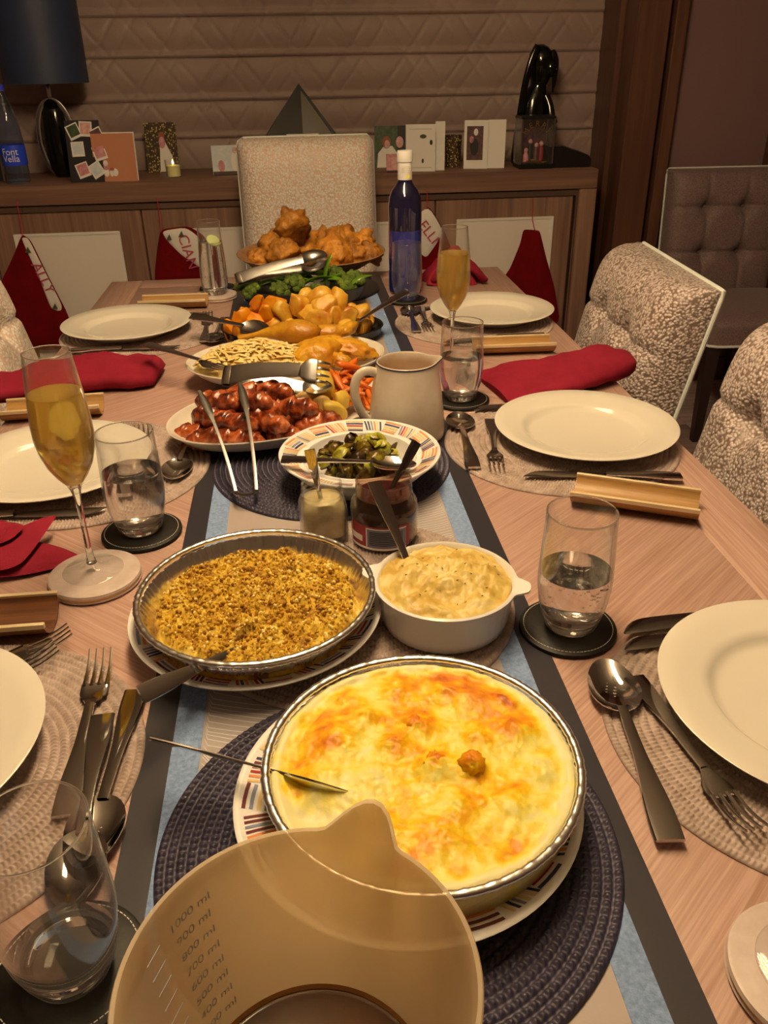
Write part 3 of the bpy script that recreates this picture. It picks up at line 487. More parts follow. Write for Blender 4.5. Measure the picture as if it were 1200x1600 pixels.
stocking('red felt stocking with a wide slanting white cuff near the fizzy glass', -.505, .745, [(0, 0), (.10, .008), (.155, -.03), (.17, -.12), (.15, -.30), (-.05, -.30), (-.045, -.16), (-.02, -.06)], [(.004, -.004), (.090, .006), (.135, -.03), (.145, -.145), (.120, -.135), (.06, -.09), (.02, -.04)], 'CIAN', (.088, -.078), -78, .052, trees=((.028, -.034), (.072, -.024)))
stocking('red felt stocking with a tilted white cuff behind the blue bottle', .46, .74, [(.0, .06), (.06, -.03), (.10, -.12), (.12, -.28), (-.06, -.28), (-.055, -.12), (-.05, -.02)], [(.0, .056), (.055, -.03), (.035, -.08), (-.01, -.14), (-.06, -.06), (-.062, .01)], 'ELLI', (.0, -.035), -52, .052)
stocking('plain red felt stocking hanging in front of the right-hand white panel', .846, .70, [(.022, -.004), (.040, -.008), (.07, -.10), (.115, -.22), (.15, -.36), (.05, -.42), (-.09, -.30), (-.105, -.20), (-.065, -.14), (-.032, -.05), (-.024, .0)], None, None, None, 0, 0)
# ================================================================ ON THE TABLE
ZT = .7503
# ---- runner
rn = thing('table_runner', 'grey feather-patterned table runner edged with blue and black ribbon', 'table runner', (0, 1.1, ZT))
O('centre_cloth', box(-.141, .141, -1.14, 1.17, 0, .0008), 'runner_grey', rn)
for s in (-1, 1):
    O('blue_ribbon', box(min(s*.141, s*.166), max(s*.141, s*.166), -1.14, 1.17, 0, .0014), 'ribbon_blue', rn); O('black_ribbon', box(min(s*.166, s*.1925), max(s*.166, s*.1925), -1.14, 1.17, 0, .0009), 'ribbon_black', rn)
def feather(cx, cy, L, hw, rot):
    gs = []
    def strip(P, w):
        P = np.asarray(P); T = np.gradient(P, axis=0); T /= np.linalg.norm(T, axis=1)[:, None]; N = np.stack([-T[:, 1], T[:, 0]], -1)*w/2; m = len(P); z = .0010
        V = np.concatenate([np.c_[P+N, np.full(m, z)], np.c_[P-N, np.full(m, z)]]); return V, [(i, i+1, m+i+1, m+i) for i in range(m-1)]
    gs.append(strip(np.c_[np.linspace(0, L, 20), np.zeros(20)], .002))
    for i in range(56):
        t_ = .04+.94*i/56; wv = hw*math.sin(PI*min(1, t_*.9+.12))**.6
        for s in (-1, 1): gs.append(strip(bez((t_*L, 0), (t_*L+.012, s*wv*.5), (t_*L+.055+.004*sin(i*5.1), s*wv), n=8), .00085))
    V, F = join(*gs); c, s_ = cos(rot), sin(rot); V = V.copy(); x, y = V[:, 0].copy(), V[:, 1].copy(); V[:, 0] = np.clip(x*c-y*s_+cx, -.139, .139); V[:, 1] = x*s_+y*c+cy; return V, F
fth = [feather(-.02, .36-1.1, .36, .13, R(97)), feather(.04, .66-1.1, .34, .12, R(80)), feather(-.03, 1.24-1.1, .36, .12, R(98)), feather(.03, 1.62-1.1, .36, .12, R(84))]
O('feather_print', join(*fth), 'thread', rn, kind='stuff', smooth=None)
# ---- woven round mats: ring after ring of braided cord
def woven(Rd, nring, na, pitch, hgt, chev):
    per = 6; nr = nring*per; rr = np.linspace(.004, Rd, nr); th_ = np.linspace(0, 2*PI, na, endpoint=False); RR, TT = np.meshgrid(rr, th_, indexing='ij'); q = RR/(Rd/nring); k = np.floor(q-1e-6); fr_ = q-k-.5
    n_ = np.maximum(6, np.round(2*PI*(k+.5)*(Rd/nring)/pitch)); bumpr = np.clip(1-(fr_*2.15)**2, 0, 1)**.8; st_ = .5+.5*np.cos(n_*TT+chev*np.abs(fr_)*2*PI+k*1.3)
    Z = .0012+hgt*bumpr*(.40+.60*st_); V = np.stack([RR*np.cos(TT), RR*np.sin(TT), Z], -1).reshape(-1, 3); i, j = np.meshgrid(np.arange(nr-1), np.arange(na), indexing='ij'); j2 = (j+1) % na
    F = np.stack([i*na+j, (i+1)*na+j, (i+1)*na+j2, i*na+j2], -1).reshape(-1, 4).tolist(); o = len(V); b = V[-na:].copy(); b[:, 2] = 0; b0 = V[:na].copy(); b0[:, 2] = .0
    V = np.concatenate([V, b, b0]); F += [(o-na+a, o+a, o+(a+1) % na, o-na+(a+1) % na) for a in range(na)]+[tuple(range(o+na-1, o-1, -1)), tuple(range(0, na))]
    return V, F
me_t = mesh('woven_mat', woven(.175, 22, 1400, .0043, .0034, 1.0), 180, False); me_t.materials.append(MATS['mat_taupe'])
me_n = mesh('woven_mat', woven(.172, 23, 1100, .0064, .0038, 1.0), 180, False); me_n.materials.append(MATS['mat_navy'])
PLACES = dict(FR='the place by the blue bottle', MR='the place by the cream jug', NR='the place by the cauliflower cheese', FL='the place by the fizzy lemon glass', ML='the place by the full champagne flute', NL='the place by the stuffing tin')
for k, x, y in (('FR', .352, 1.778), ('MR', .349, 1.115), ('NR', .385, .498), ('FL', -.375, 1.818), ('ML', -.352, 1.119), ('NL', -.364, .532)):
    O('woven_placemat', me_t, None, loc=(x, y, ZT), rz=x*9+y, label='round taupe woven placemat at '+PLACES[k], cat='placemat', group='taupe place mats')
O('woven_placemat', me_t, None, loc=(.004, .735, ZT+.0014), label='round taupe woven mat on runner under stuffing tin and jars', cat='placemat', group='taupe place mats')
O('woven_placemat', me_n, None, loc=(.008, .421, ZT+.0014), label='round navy woven mat on runner under the cauliflower cheese', cat='placemat', group='navy mats'); O('woven_placemat', me_n, None, loc=(.001, 1.089, ZT+.0014), rz=.4, label='round navy woven mat on runner under the sprout bowl', cat='placemat', group='navy mats')
O('trivet', lathe([(0, 0), (.155, 0), (.158, .003), (.155, .006), (0, .006)], 64), 'charcoal', loc=(.02, 2.13, ZT+.0014), label='round black trivet under the wooden pudding bowl', cat='trivet'); O('trivet', lathe([(0, 0), (.120, 0), (.123, .003), (.120, .006), (0, .006)], 64), 'charcoal', loc=(-.03, 1.46, ZT+.0014), label='round black trivet under the turkey platter', cat='trivet')
ZM = ZT+.0048
# ---- dinner plates
pl_me = mesh('dinner_plate', lathe([(0, .003), (.076, .003), (.078, 0), (.083, 0), (.085, .004), (.110, .012), (.1345, .0215), (.137, .0225), (.1375, .0238), (.136, .0246), (.118, .0205), (.1, .0172), (.094, .0158), (.090, .0125), (.086, .0085), (.080, .0068), (0, .0060)], 96), 50); pl_me.materials.append(MATS['porcelain'])
for k, x, y in (('FR', .3957, 1.7947), ('MR', .3903, 1.1255), ('NR', .400, .512), ('FL', -.4045, 1.812), ('ML', -.3946, 1.1089), ('NL', -.409, .547)):
    O('dinner_plate', pl_me, None, loc=(x, y, ZM+.0003), label='empty white dinner plate at '+PLACES[k], cat='plate', group='white dinner plates')
# ---- cutlery (origin at handle end, pointing along local +x)
def handle_g(L, w0=.021, w1=.0085, t0=.0035):
    x = np.linspace(0, L, 22); s = x/L; w = w0*(1-s)**1.3+w1*(1-(1-s)**1.3)+.0035*np.sin(s*PI*2.2)*(1-s); z = .0035+.002*np.sin(s*PI)+.004*s**3
    return sweep(np.c_[x, 0*x, z], w, t0*(1-.25*s), n=12, p=5)
def spoon_bowl(x0, L, wd, dep):
    n, m = 28, 9; V = []; F = []
    for lay in (0, 1):
        for k in range(m):
            r_ = (k+1)/m
            for i in range(n):
                a = 2*PI*i/n; ex = cos(a); ey = sin(a)*(1-.16*cos(a)); V.append((x0+L/2+r_*L/2*ex, r_*wd/2*ey, .0075-dep*(1-r_**2.2)-(0 if lay == 0 else .0012)))
        V.append((x0+L/2, 0, .0075-dep-(0 if lay == 0 else .0012)))
    P = m*n+1
    for lay in (0, 1):
        o = lay*P
        for k in range(m-1):
            for i in range(n): j = (i+1) % n; q = (o+k*n+i, o+(k+1)*n+i, o+(k+1)*n+j, o+k*n+j); F.append(q if lay == 0 else q[::-1])
        for i in range(n): q = (o+m*n, o+i, o+(i+1) % n); F.append(q if lay == 0 else q[::-1])
    for i in range(n): j = (i+1) % n; F.append(((m-1)*n+i, P+(m-1)*n+i, P+(m-1)*n+j, (m-1)*n+j))
    return np.array(V), F
def fork_head(x0, L=.072):
    gs = [sweep(np.c_[np.linspace(x0-.006, x0+.030, 10), np.zeros(10), .0072-.0035*np.sin(np.linspace(0, 1, 10)*2.6)], [.007, .008, .010, .014, .019, .0235, .0255, .026, .026, .0255], .0021, n=10, p=5)]
    for i in range(4):
        y = (i-1.5)*.0068; xx = np.linspace(x0+.027, x0+L, 10); s = (xx-xx[0])/(xx[-1]-xx[0]); gs.append(sweep(np.c_[xx, y+0*xx, .0057-.0015*np.sin(s*PI)+.0085*s**2], .0040*(1-.45*s), .0019, n=8, p=4))
    return join(*gs)
def knife_blade(x0, L=.115):
    x = np.linspace(x0-.004, x0+L, 20); s = np.linspace(0, 1, 20); w = .012+.010*np.sin(np.clip(s*1.25, 0, 1)*PI*.5); w[-5:] *= np.array([.96, .86, .68, .42, .12]); y = np.zeros(20); y[-5:] = np.array([.0004, .0015, .0035, .006, .009]); return sweep(np.c_[x, y, .0040+0*x], w, .0016*(1-.3*s), n=8, p=3)
CUT = {}
def proto(kind, scale=1):
    if kind not in CUT:
        if kind == 'fork': CUT[kind] = (('handle', mesh('handle', handle_g(.125), 40)), ('tines', mesh('tines', fork_head(.125), 40)))
        elif kind == 'knife': CUT[kind] = (('handle', mesh('handle', handle_g(.105, .020, .013, .0055), 40)), ('blade', mesh('blade', knife_blade(.105), 40)))
        elif kind == 'spoon': CUT[kind] = (('handle', mesh('handle', handle_g(.132), 40)), ('bowl', mesh('bowl', spoon_bowl(.127, .068, .044, .008), 60)))
        for _, me in CUT[kind]: me.materials.append(MATS['steel'])
    return CUT[kind]
def cutlery(kind, label, a, b, up=(0, 0, 1), s=1.0, group=None, name=None):
    t_ = thing(name or kind, label, kind, group=group or ('table '+kind+'s'))
    for nm, me in proto(kind): O(nm, me, None, t_)
    if len(a) == 2: a = (*a, ZM-.0005); b = (*b, ZM-.0005)
    aim(t_, a, b, up)
    if s != 1: t_.scale = (s, s, s)
    return t_
cutlery('spoon', 'steel tablespoon lying bowl-up at '+PLACES['NR'], (.2155, .392), (.236, .60), s=1.06); cutlery('fork', 'steel fork with tines tucked beside the plate at '+PLACES['NR'], (.257, .573), (.277, .40), s=.95)
cutlery('knife', 'longer steel knife under plate rim at '+PLACES['NR'], (.49, .668), (.277, .647), s=1.0); cutlery('knife', 'shorter steel knife under plate rim at '+PLACES['NR'], (.46, .634), (.271, .621), s=.9)
cutlery('spoon', 'steel tablespoon lying on the mat at '+PLACES['MR'], (.199, 1.035), (.214, 1.24), s=1.04); cutlery('fork', 'steel fork lying between spoon and plate at '+PLACES['MR'], (.262, 1.205), (.232, 1.035), s=.95)
cutlery('knife', 'steel knife with its dark handle off the mat at '+PLACES['MR'], (.476, .968), (.297, 1.00), s=.98); cutlery('knife', 'steel knife whose tip peeps from behind the plate at '+PLACES['MR'], (.46, 1.262), (.256, 1.257), s=.98)
cutlery('spoon', 'steel tablespoon lying on the mat at '+PLACES['FR'], (.214, 1.705), (.222, 1.91)); cutlery('fork', 'steel fork lying beside the spoon at '+PLACES['FR'], (.250, 1.90), (.240, 1.70)); cutlery('knife', 'steel knife lying on the near mat edge at '+PLACES['FR'], (.475, 1.640), (.32, 1.630)); cutlery('knife', 'steel knife whose tip peeps from behind the plate at '+PLACES['FR'], (.45, 1.905), (.246, 1.887))
cutlery('fork', 'steel fork lying tines-away on the mat at '+PLACES['FL'], (-.232, 1.705), (-.240, 1.90)); cutlery('spoon', 'steel spoon lying next to the fork at '+PLACES['FL'], (-.200, 1.88), (-.215, 1.70)); cutlery('knife', 'steel knife on the near mat edge at '+PLACES['FL'], (-.50, 1.682), (-.29, 1.674)); cutlery('knife', 'steel knife lying beyond the plate at '+PLACES['FL'], (-.45, 1.945), (-.272, 1.925))
cutlery('fork', 'steel fork lying tines-away on the mat at '+PLACES['ML'], (-.262, 1.045), (-.290, 1.225)); cutlery('spoon', 'steel spoon lying with bowl towards the tumbler at '+PLACES['ML'], (-.215, 1.245), (-.222, 1.045)); cutlery('knife', 'steel knife under the near plate rim at '+PLACES['ML'], (-.52, .982), (-.30, .974))
cutlery('fork', 'steel fork lying tines-away on the mat at '+PLACES['NL'], (-.239, .470), (-.246, .655)); cutlery('spoon', 'steel spoon lying bowl-near on the mat edge at '+PLACES['NL'], (-.206, .612), (-.214, .420)); cutlery('fork', 'steel fork stacked beside another under the plate rim at '+PLACES['NL'], (-.46, .615), (-.280, .705)); cutlery('fork', 'lower of two steel forks tucked under plate rim at '+PLACES['NL'], (-.46, .575), (-.281, .683))
cutlery('spoon', 'second steel spoon overhanging mat edge at '+PLACES['NL'], (-.228, .575, ZM+.006), (-.218, .40, ZM-.001), s=.97)
# ---- coasters
def leather_coaster(x, y, label):
    c = thing('leather_coaster', label, 'coaster', (x, y, ZT), group='black leather coasters'); O('pad', lathe([(0, 0), (.047, 0), (.0495, .002), (.0492, .0048), (.0465, .0062), (0, .0062)], 72), 'leather', c)
    gs = [tf(box(-.0013, .0013, -.0003, .0003, 0, .0005), (.0450*cos(a), .0450*sin(a), .0060), (0, 0, a+PI/2)) for a in np.linspace(0, 2*PI, 76, endpoint=False)]; O('stitching', join(*gs), 'stitch', c, kind='stuff', smooth=None); return c
leather_coaster(.221, .6618, 'black stitched leather coaster under the large half-full tumbler'); leather_coaster(-.2464, .9216, 'black stitched leather coaster under the tumbler beside champagne flute'); leather_coaster(.2332, 1.311, 'black stitched leather coaster under the tumbler beside cream jug'); leather_coaster(.2302, 1.985, 'black stitched leather coaster under the tumbler before blue bottle'); leather_coaster(-.209, .346, 'black stitched leather coaster under the tumbler near measuring jug'); leather_coaster(-.235, 2.185, 'black leather coaster behind the fizzy lemon glass')
def marble_coaster(x, y, label, r=.0515):
    c = thing('marble_coaster', label, 'coaster', (x, y, ZT), group='pale marble coasters'); k = r/.0515
    O('slab', lathe([(0, .0062), (r-.001, .0062), (r, .008), (r-.001, .0108), (r-.003, .0116), (0, .0116)], 72), 'marble', c); O('slab', lathe([(0, 0), (r-.003, 0), (r-.001, .001), (r, .003), (r-.001, .0045), (0, .0045)], 72), 'marble', c); O('gold_edge', lathe([(0, .0045), (r-.0012, .0045), (r-.0012, .0062), (0, .0062)], 72), 'gold', c); return c
marble_coaster(-.2833, .8194, 'gold-banded marble coaster under the full champagne flute'); marble_coaster(-.2355, 2.094, 'pale marble coaster under the fizzy lemon glass'); marble_coaster(.262, .284, 'pale marble coaster on bare wood right of the navy mat')
# ---- glasses
TO = [(.0235, 0), (.0262, .003), (.0300, .014), (.0340, .030), (.0362, .047), (.0368, .060), (.0358, .085), (.0347, .110), (.0338, .131)]
def shell(prof, th, zb):
    inner = [(r_-th, z) for r_, z in prof if z > zb+.003]; inner = inner[::-1]; r0 = np.interp(zb, [p[1] for p in prof], [p[0] for p in prof])-th
    top = prof[-1]; return [(0, 0)]+prof+[(top[0]-th*.2, top[1]+th*.45), (top[0]-th*.8, top[1]+th*.45)]+inner+[(r0*.97, zb+.001), (r0*.8, zb), (0, zb)]
def inside(prof, th, zb, zl, grow=.0002):
    P = [(0, zb)]+[(np.interp(zb, [p[1] for p in prof], [p[0] for p in prof])*.86-th, zb)]
    for z in np.linspace(zb+.002, zl, 12): P.append((np.interp(z, [p[1] for p in prof], [p[0] for p in prof])-th+grow, z))
    P += [(P[-1][0]-.001, zl-.0004), (0, zl-.0006)]; return P
def tumbler(x, y, z, label, level, prof=TO, k=1.0, bub=0, name='tumbler'):
    t_ = thing(name, label, 'glass', (x, y, z), group='clear tumblers'); pf = [(r_*k, zz) for r_, zz in prof]; th_ = .0011
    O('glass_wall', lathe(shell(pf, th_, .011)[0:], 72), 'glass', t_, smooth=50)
    O('thick_base', lathe([(0, .0008), (pf[0][0]-.0009, .0008), (np.interp(.009, [p[1] for p in pf], [p[0] for p in pf])-.0014, .0096), (.012, .0104), (0, .0096)], 64), 'glass_thick', t_, smooth=50)
    O('rim', tube(np.array([(( pf[-1][0]-.0005)*cos(a), (pf[-1][0]-.0005)*sin(a), pf[-1][1]+.0004) for a in np.linspace(0, 2*PI, 73)]), .0008, 8), 'glass_thick', t_, smooth=180)
    if level:
        w = O('water', lathe(inside(pf, th_, .0112, level), 72), 'water', t_, smooth=50)
        if bub:
            rs = np.random.default_rng(bub); gs = []
            for i in range(bub):
                zz = rs.uniform(.014, level-.004); a = rs.uniform(0, 2*PI); rm = np.interp(zz, [p[1] for p in pf], [p[0] for p in pf])-.003; rr = rm*math.sqrt(rs.uniform(.2, 1)); gs.append(tf(ico(1), (rr*cos(a), rr*sin(a), zz), sc=(rs.uniform(.0004, .0011),)*3))
            O('bubbles', join(*gs), 'bubble', t_, kind='stuff', smooth=180)
    return t_
ZC = ZT+.0064
tumbler(.2232, .6625, ZC, 'large half-full water tumbler on leather coaster by white sauce dish', .066, bub=110); tumbler(-.2475, .9235, ZC, 'half-full water tumbler on leather coaster beside champagne flute', .080); tumbler(.2332, 1.3115, ZC, 'half-full water tumbler on leather coaster beside cream jug', .074); tumbler(.2302, 1.9855, ZC, 'empty water tumbler on leather coaster before blue bottle', 0); tumbler(-.2065, .3460, ZC, 'almost empty tumbler on leather coaster near measuring jug', .022)
HB = [(.0245, 0), (.0275, .004), (.0318, .020), (.0335, .035), (.0325, .07), (.0300, .11), (.0282, .140), (.0278, .172)]
fz = tumbler(-.2355, 2.093, ZT+.0118, 'tall fizzy water glass with lemon slice on marble coaster', .125, HB, 1.0, 70, 'highball_glass'); O('lemon_slice', tf(lathe([(0, -.002), (.016, -.002), (.017, 0), (.016, .002), (0, .002)], 28), (.008, -.002, .127), (R(30), R(28), 0)), 'lemon', fz)
def flute(x, y, z, label, level):
    t_ = thing('champagne_flute', label, 'glass', (x, y, z), group='champagne flutes'); B = [(.0040, .100), (.0085, .110), (.0165, .121), (.0235, .134), (.0285, .150), (.0308, .165), (.0306, .182), (.0288, .205), (.0262, .230), (.0232, .256)]
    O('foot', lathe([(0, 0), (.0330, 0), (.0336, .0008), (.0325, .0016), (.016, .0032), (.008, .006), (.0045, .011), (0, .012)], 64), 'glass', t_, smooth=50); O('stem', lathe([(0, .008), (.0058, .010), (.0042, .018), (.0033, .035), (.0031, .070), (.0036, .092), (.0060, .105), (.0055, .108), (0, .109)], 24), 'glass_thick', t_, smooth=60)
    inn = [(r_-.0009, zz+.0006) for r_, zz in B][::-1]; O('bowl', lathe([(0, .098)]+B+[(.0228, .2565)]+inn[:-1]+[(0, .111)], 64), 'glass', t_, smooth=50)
    O('rim', tube(np.array([(.0228*cos(a), .0228*sin(a), .2564) for a in np.linspace(0, 2*PI, 65)]), .0007, 8), 'glass_thick', t_, smooth=180)
    if level: O('champagne', lathe([(0, .1115)]+[(np.interp(zz, [b[1] for b in B], [b[0] for b in B])-.0008, zz) for zz in np.linspace(.1125, level, 16)]+[(0, level-.0003)], 64), 'champagne', t_, smooth=50)
    return t_
flute(-.2855, .824, ZT+.0118, 'champagne flute filled high, standing on gold-banded marble coaster', .214); flute(.249, 1.487, ZT+.001, 'champagne flute filled with pale gold wine, standing by the folded red napkin', .212); flute(.262, .286, ZT+.0118, 'champagne flute on pale marble coaster right of the navy mat', .0)
# ---- bamboo troughs
def trough(L, w, h, t_):
    prof = []
    for a in np.linspace(-.5*PI*.93, .5*PI*.93, 15): prof.append((w/2*sin(a), h-h*cos(a)**1.4))
    outer = [(p[0], p[1]) for p in prof]; inn = [(p[0]*(1-2*t_/w), p[1]*(1-t_/h*.2)+t_) for p in prof][::-1]; ring = outer+inn
    return loft([[(x, p[0], p[1]) for p in ring] for x in (-L/2, -L/2+.001, L/2-.001, L/2)]), [outer[0], inn[-1], outer[-1], inn[0]]
def holder(x, y, a, label, mat, L=.158):
    t_ = thing('bamboo_holder', label, 'cutlery holder', (x, y, ZT), R(a), 'split bamboo holders'); g, e = trough(L, .062, .021, .0042); O('trough', g, mat, t_, smooth=30)
    for s in (-1, 1): O('cut_edge', box(-L/2-.0003, L/2+.0003, min(s*.0262, s*.0312), max(s*.0262, s*.0312), .0195, .0252, .0004), 'bamboo_edge', t_)
    return t_
holder(.385, .905, -26, 'golden split-bamboo holder lying near the large half-full tumbler', 'bamboo'); holder(.388, 1.562, -2, 'golden split-bamboo holder lying between the red napkin and far plate', 'bamboo'); holder(-.33, 2.02, -3, 'golden split-bamboo holder lying behind the far left plate', 'bamboo'); holder(-.452, 1.343, 3, 'split-bamboo holder lying against the rolled red napkin', 'bamboo'); holder(-.388, .735, 0, 'dark walnut-coloured split-bamboo holder beside the pointed red napkin', 'walnut')
# ---- napkins
def roll_napkin(path, Wd, Th, seed, amp=.006):
    V, F = sweep(path, Wd, Th, n=26, p=2.6); V = V.copy(); n1 = nz(V, 16, seed, 4); n2 = nz(V, 46, seed+3, 3); V[:, 2] += np.where(V[:, 2] > .006, amp*n1+amp*.25*n2, 0); V[:, 1] += amp*.8*n1; V[:, 2] = np.maximum(V[:, 2], .0003); return V, F
s_ = np.linspace(0, 1, 26)
P_ = np.c_[np.interp(s_, [0, .25, .5, .8, 1], [.296, .36, .43, .515, .566]), np.interp(s_, [0, .4, .8, 1], [1.350, 1.368, 1.408, 1.430]), np.interp(s_, [0, .06, .5, .85, 1], [.008, .011, .017, .023, .018])]
O('napkin', roll_napkin(P_-np.array([.43, 1.39, 0]), np.interp(s_, [0, .05, .3, .7, .93, 1], [.150, .165, .160, .130, .105, .06]), np.interp(s_, [0, .05, .5, .85, .95, 1], [.014, .021, .032, .045, .042, .016]), 3), 'red_linen', smooth=70, loc=(.43, 1.39, ZT), label='dark red linen napkin folded long, next to the cream jug place', cat='napkin', group='red napkins')
P_ = np.c_[np.interp(s_, [0, .3, .6, 1], [-.298, -.37, -.45, -.60]), np.interp(s_, [0, .4, .75, 1], [1.505, 1.512, 1.475, 1.43]), np.interp(s_, [0, .06, .4, 1], [.010, .016, .020, .018])]
O('napkin', roll_napkin(P_-np.array([-.44, 1.5, 0]), np.interp(s_, [0, .05, .3, .7, 1], [.105, .130, .150, .145, .11]), np.interp(s_, [0, .05, .4, .9, 1], [.018, .032, .040, .038, .02]), 8, .008), 'red_linen', smooth=70, loc=(-.44, 1.5, ZT), label='dark red linen napkin rolled up behind the full champagne flute', cat='napkin', group='red napkins')
nk = thing('napkin', 'dark red linen napkin folded into points beside marble coaster', 'napkin', (-.385, .905, ZT), group='red napkins')
def flap(outl, thick, loc, rot, m='red_linen'): return O('fold', pillow(dense(outl, 5), thick, 5), m, nk, smooth=70, loc=loc, rot=tuple(R(v) for v in rot))
flap([(-.09, -.085), (.015, -.074), (.066, -.052), (.074, -.032), (.05, -.015), (.026, -.003), (-.09, .03)], .012, (0, 0, .009), (-88, 4, 0)); flap([(-.10, .040), (-.031, .038), (-.010, .014), (.018, .005), (.032, .032), (.037, .030), (.020, -.066), (-.002, -.078), (-.10, -.050)], .009, (0, 0, .0215), (-86, -4, 0)); flap([(-.10, -.046), (-.004, -.034), (.010, -.004), (-.014, .010), (-.10, .028)], .008, (0, 0, .033), (-83, -6, 0))
nk2 = thing('napkin', 'dark red linen napkin gathered into a bunch beside blue bottle', 'napkin', (.375, 2.165, ZT), group='red napkins')
V, F = disc(.080, .055, 26, 72, lambda x, y, r_: .004+.075*(1-r_)**.8*1.0); a_ = np.arctan2(V[:, 1], V[:, 0]); r_ = np.hypot(V[:, 0]/.080, V[:, 1]/.055); V[:, 2] *= 1+.35*np.sin(a_*7+r_*2)*r_; V[:, :2] *= (1+.16*np.sin(a_*7+1)*r_)[:, None]; V[:, 2] = np.maximum(V[:, 2]+.008*nz(V, 30, 4), .001); O('gathered_cloth', (V, F), 'red_linen', nk2, smooth=180)
O('fold', sweep(bez((-.055, -.03, .012), (-.03, -.045, .05), (.0, -.02, .075), (.02, 0, .06)), .034, .018), 'red_linen', nk2, smooth=90); O('fold', sweep(bez((.075, -.035, .010), (.05, -.05, .04), (.02, -.03, .06), (.0, 0, .085)), .036, .018), 'red_linen', nk2, smooth=90)
# ---- blue glass bottle
bb = thing('glass_bottle', 'tall cobalt blue glass bottle with white screw cap', 'bottle', (.2376, 2.075, ZT)); O('bottle_body', lathe([(0, .002), (.036, 0), (.0398, .004), (.0402, .02), (.0402, .205), (.0385, .225), (.031, .243), (.021, .255), (.0165, .264), (.0158, .30), (.0165, .305), (0, .305)], 64), 'blue_glass', bb, smooth=50); O('liquid_band', lathe([(.0399, .006), (.0405, .02), (.0405, .150), (.0401, .154)], 64), 'blue_glass_low', bb, smooth=50)
O('neck_label', lathe([(.0172, .266), (.0174, .267), (.0170, .303), (.0168, .304)], 40), 'cap_white', bb); O('screw_cap', lathe([(0, .305), (.0185, .305), (.0188, .308), (.0188, .325), (.0172, .329), (0, .329)], 48), 'cap_white', bb); O('label_mark', tf(box(.001, .009, -.0177, -.0170, 0, .008), (0, 0, .270)), 'label_yellow', bb); O('label_mark', join(*[tf(box(-.010, .010, -.0178, -.0171, 0, .0009), (0, 0, z)) for z in (.284, .288, .292, .296)]), 'panel_edge', bb)
# ---- chandelier above the table (out of frame, seen in reflections)
ch = thing('chandelier', 'crystal chandelier in a metal frame above the table', 'chandelier', (0, 1.00, 2.08)); O('frame', join(box(-.17, .17, -.56, .56, .0, .02), box(-.01, .01, -.01, .01, .02, .52)), 'chrome', ch)
t = NT('crystal'); t.b.inputs['Emission Color'].default_value = (*WARM, 1); t.b.inputs['Emission Strength'].default_value = 158.0; t.done('crystal')
cm = mesh('crystal', tf(ico(1), sc=(.010, .010, .014)), None); cm.materials.append(MATS['crystal'])
for i in range(22):
    for j in range(4): O('crystal', cm, None, ch, loc=(-.085+j*.057, -.47+i*.0447+(j % 2)*.02, -.055-.012*((i+j) % 3)))
# ================================================================ DISHES AND FOOD
def oval_dish(name, label, loc, rz, hx, hy, h, mat, base=.62, th=.0045, lip=.004, group=None, n=88):
    d = thing(name, label, 'dish', loc, rz, group); ry = hy/hx
    pr = [(0, .001), (hx*base*.94, .001), (hx*base*.95, 0), (hx*base, 0), (hx*(base+.02), .003), (hx*(.55+.45*base+.05), h*.45), (hx-.003, h-.003), (hx, h), (hx-.0012, h+.0018), (hx-lip, h+.0006), (hx-lip-.002, h-.004), (hx*(.55+.45*base+.04)-th, h*.48), (hx*base-.002, .007), (0, .0055)]
    O('dish_body', lathe(pr, n, 1, ry), mat, d, smooth=55); return d
def X(d):
    M = Matrix.Translation(d.location) @ d.rotation_euler.to_matrix().to_4x4(); return lambda x, y, z: tuple(M @ Vector((x, y, z)))
def rrot(rs, k=1.0): return tuple(rs.uniform(-PI, PI)*k for _ in range(3))
def scatter(n, hx, hy, dmin, rs, cx=0, cy=0, tries=3000):
    P = []
    for _ in range(tries):
        a = rs.uniform(0, 2*PI); r_ = math.sqrt(rs.uniform(0, 1)); p = (cx+hx*r_*cos(a), cy+hy*r_*sin(a))
        if all((p[0]-q[0])**2+(p[1]-q[1])**2 > dmin**2 for q in P): P.append(p)
        if len(P) >= n: break
    return P
# ---- wooden bowl of Yorkshire puddings
bw_ = thing('wooden_bowl', 'flared wooden bowl holding the Yorkshire puddings', 'bowl', (.010, 2.262, ZT+.0075)); O('bowl_body', lathe([(0, 0), (.085, 0), (.092, .004), (.135, .026), (.180, .052), (.195, .062), (.197, .064), (.194, .0655), (.176, .054), (.130, .032), (.085, .012), (0, .009)], 80), 'bowl_wood', bw_, smooth=50)
def pudding_g(seed):
    V, F = ico(4); V = V.copy(); a = np.arctan2(V[:, 1], V[:, 0]); n1 = nz(V, 1.7, seed, 4); n2 = nz(V, 4.5, seed+9, 3); r_ = 1+.30*n1+.10*n2; top = np.clip(V[:, 2], 0, 1); V *= r_[:, None]
    V[:, 2] -= .34*np.exp(-((V[:, 0]-.15)**2+(V[:, 1]+.1)**2)/.10)*(top > .2); V[:, :2] *= (1+.12*np.sin(5*a+seed)*np.clip(V[:, 2]+.3, 0, 1))[:, None]; V[:, 2] = np.where(V[:, 2] < -.55, -.55+(V[:, 2]+.55)*.2, V[:, 2]); return V*np.array((.040, .040, .036)), F
pud = [mesh('yorkshire_pudding', pudding_g(s), 180) for s in (2, 5, 9, 14)]
for m in pud: m.materials.append(MATS['pudding'])
rs = np.random.default_rng(3)
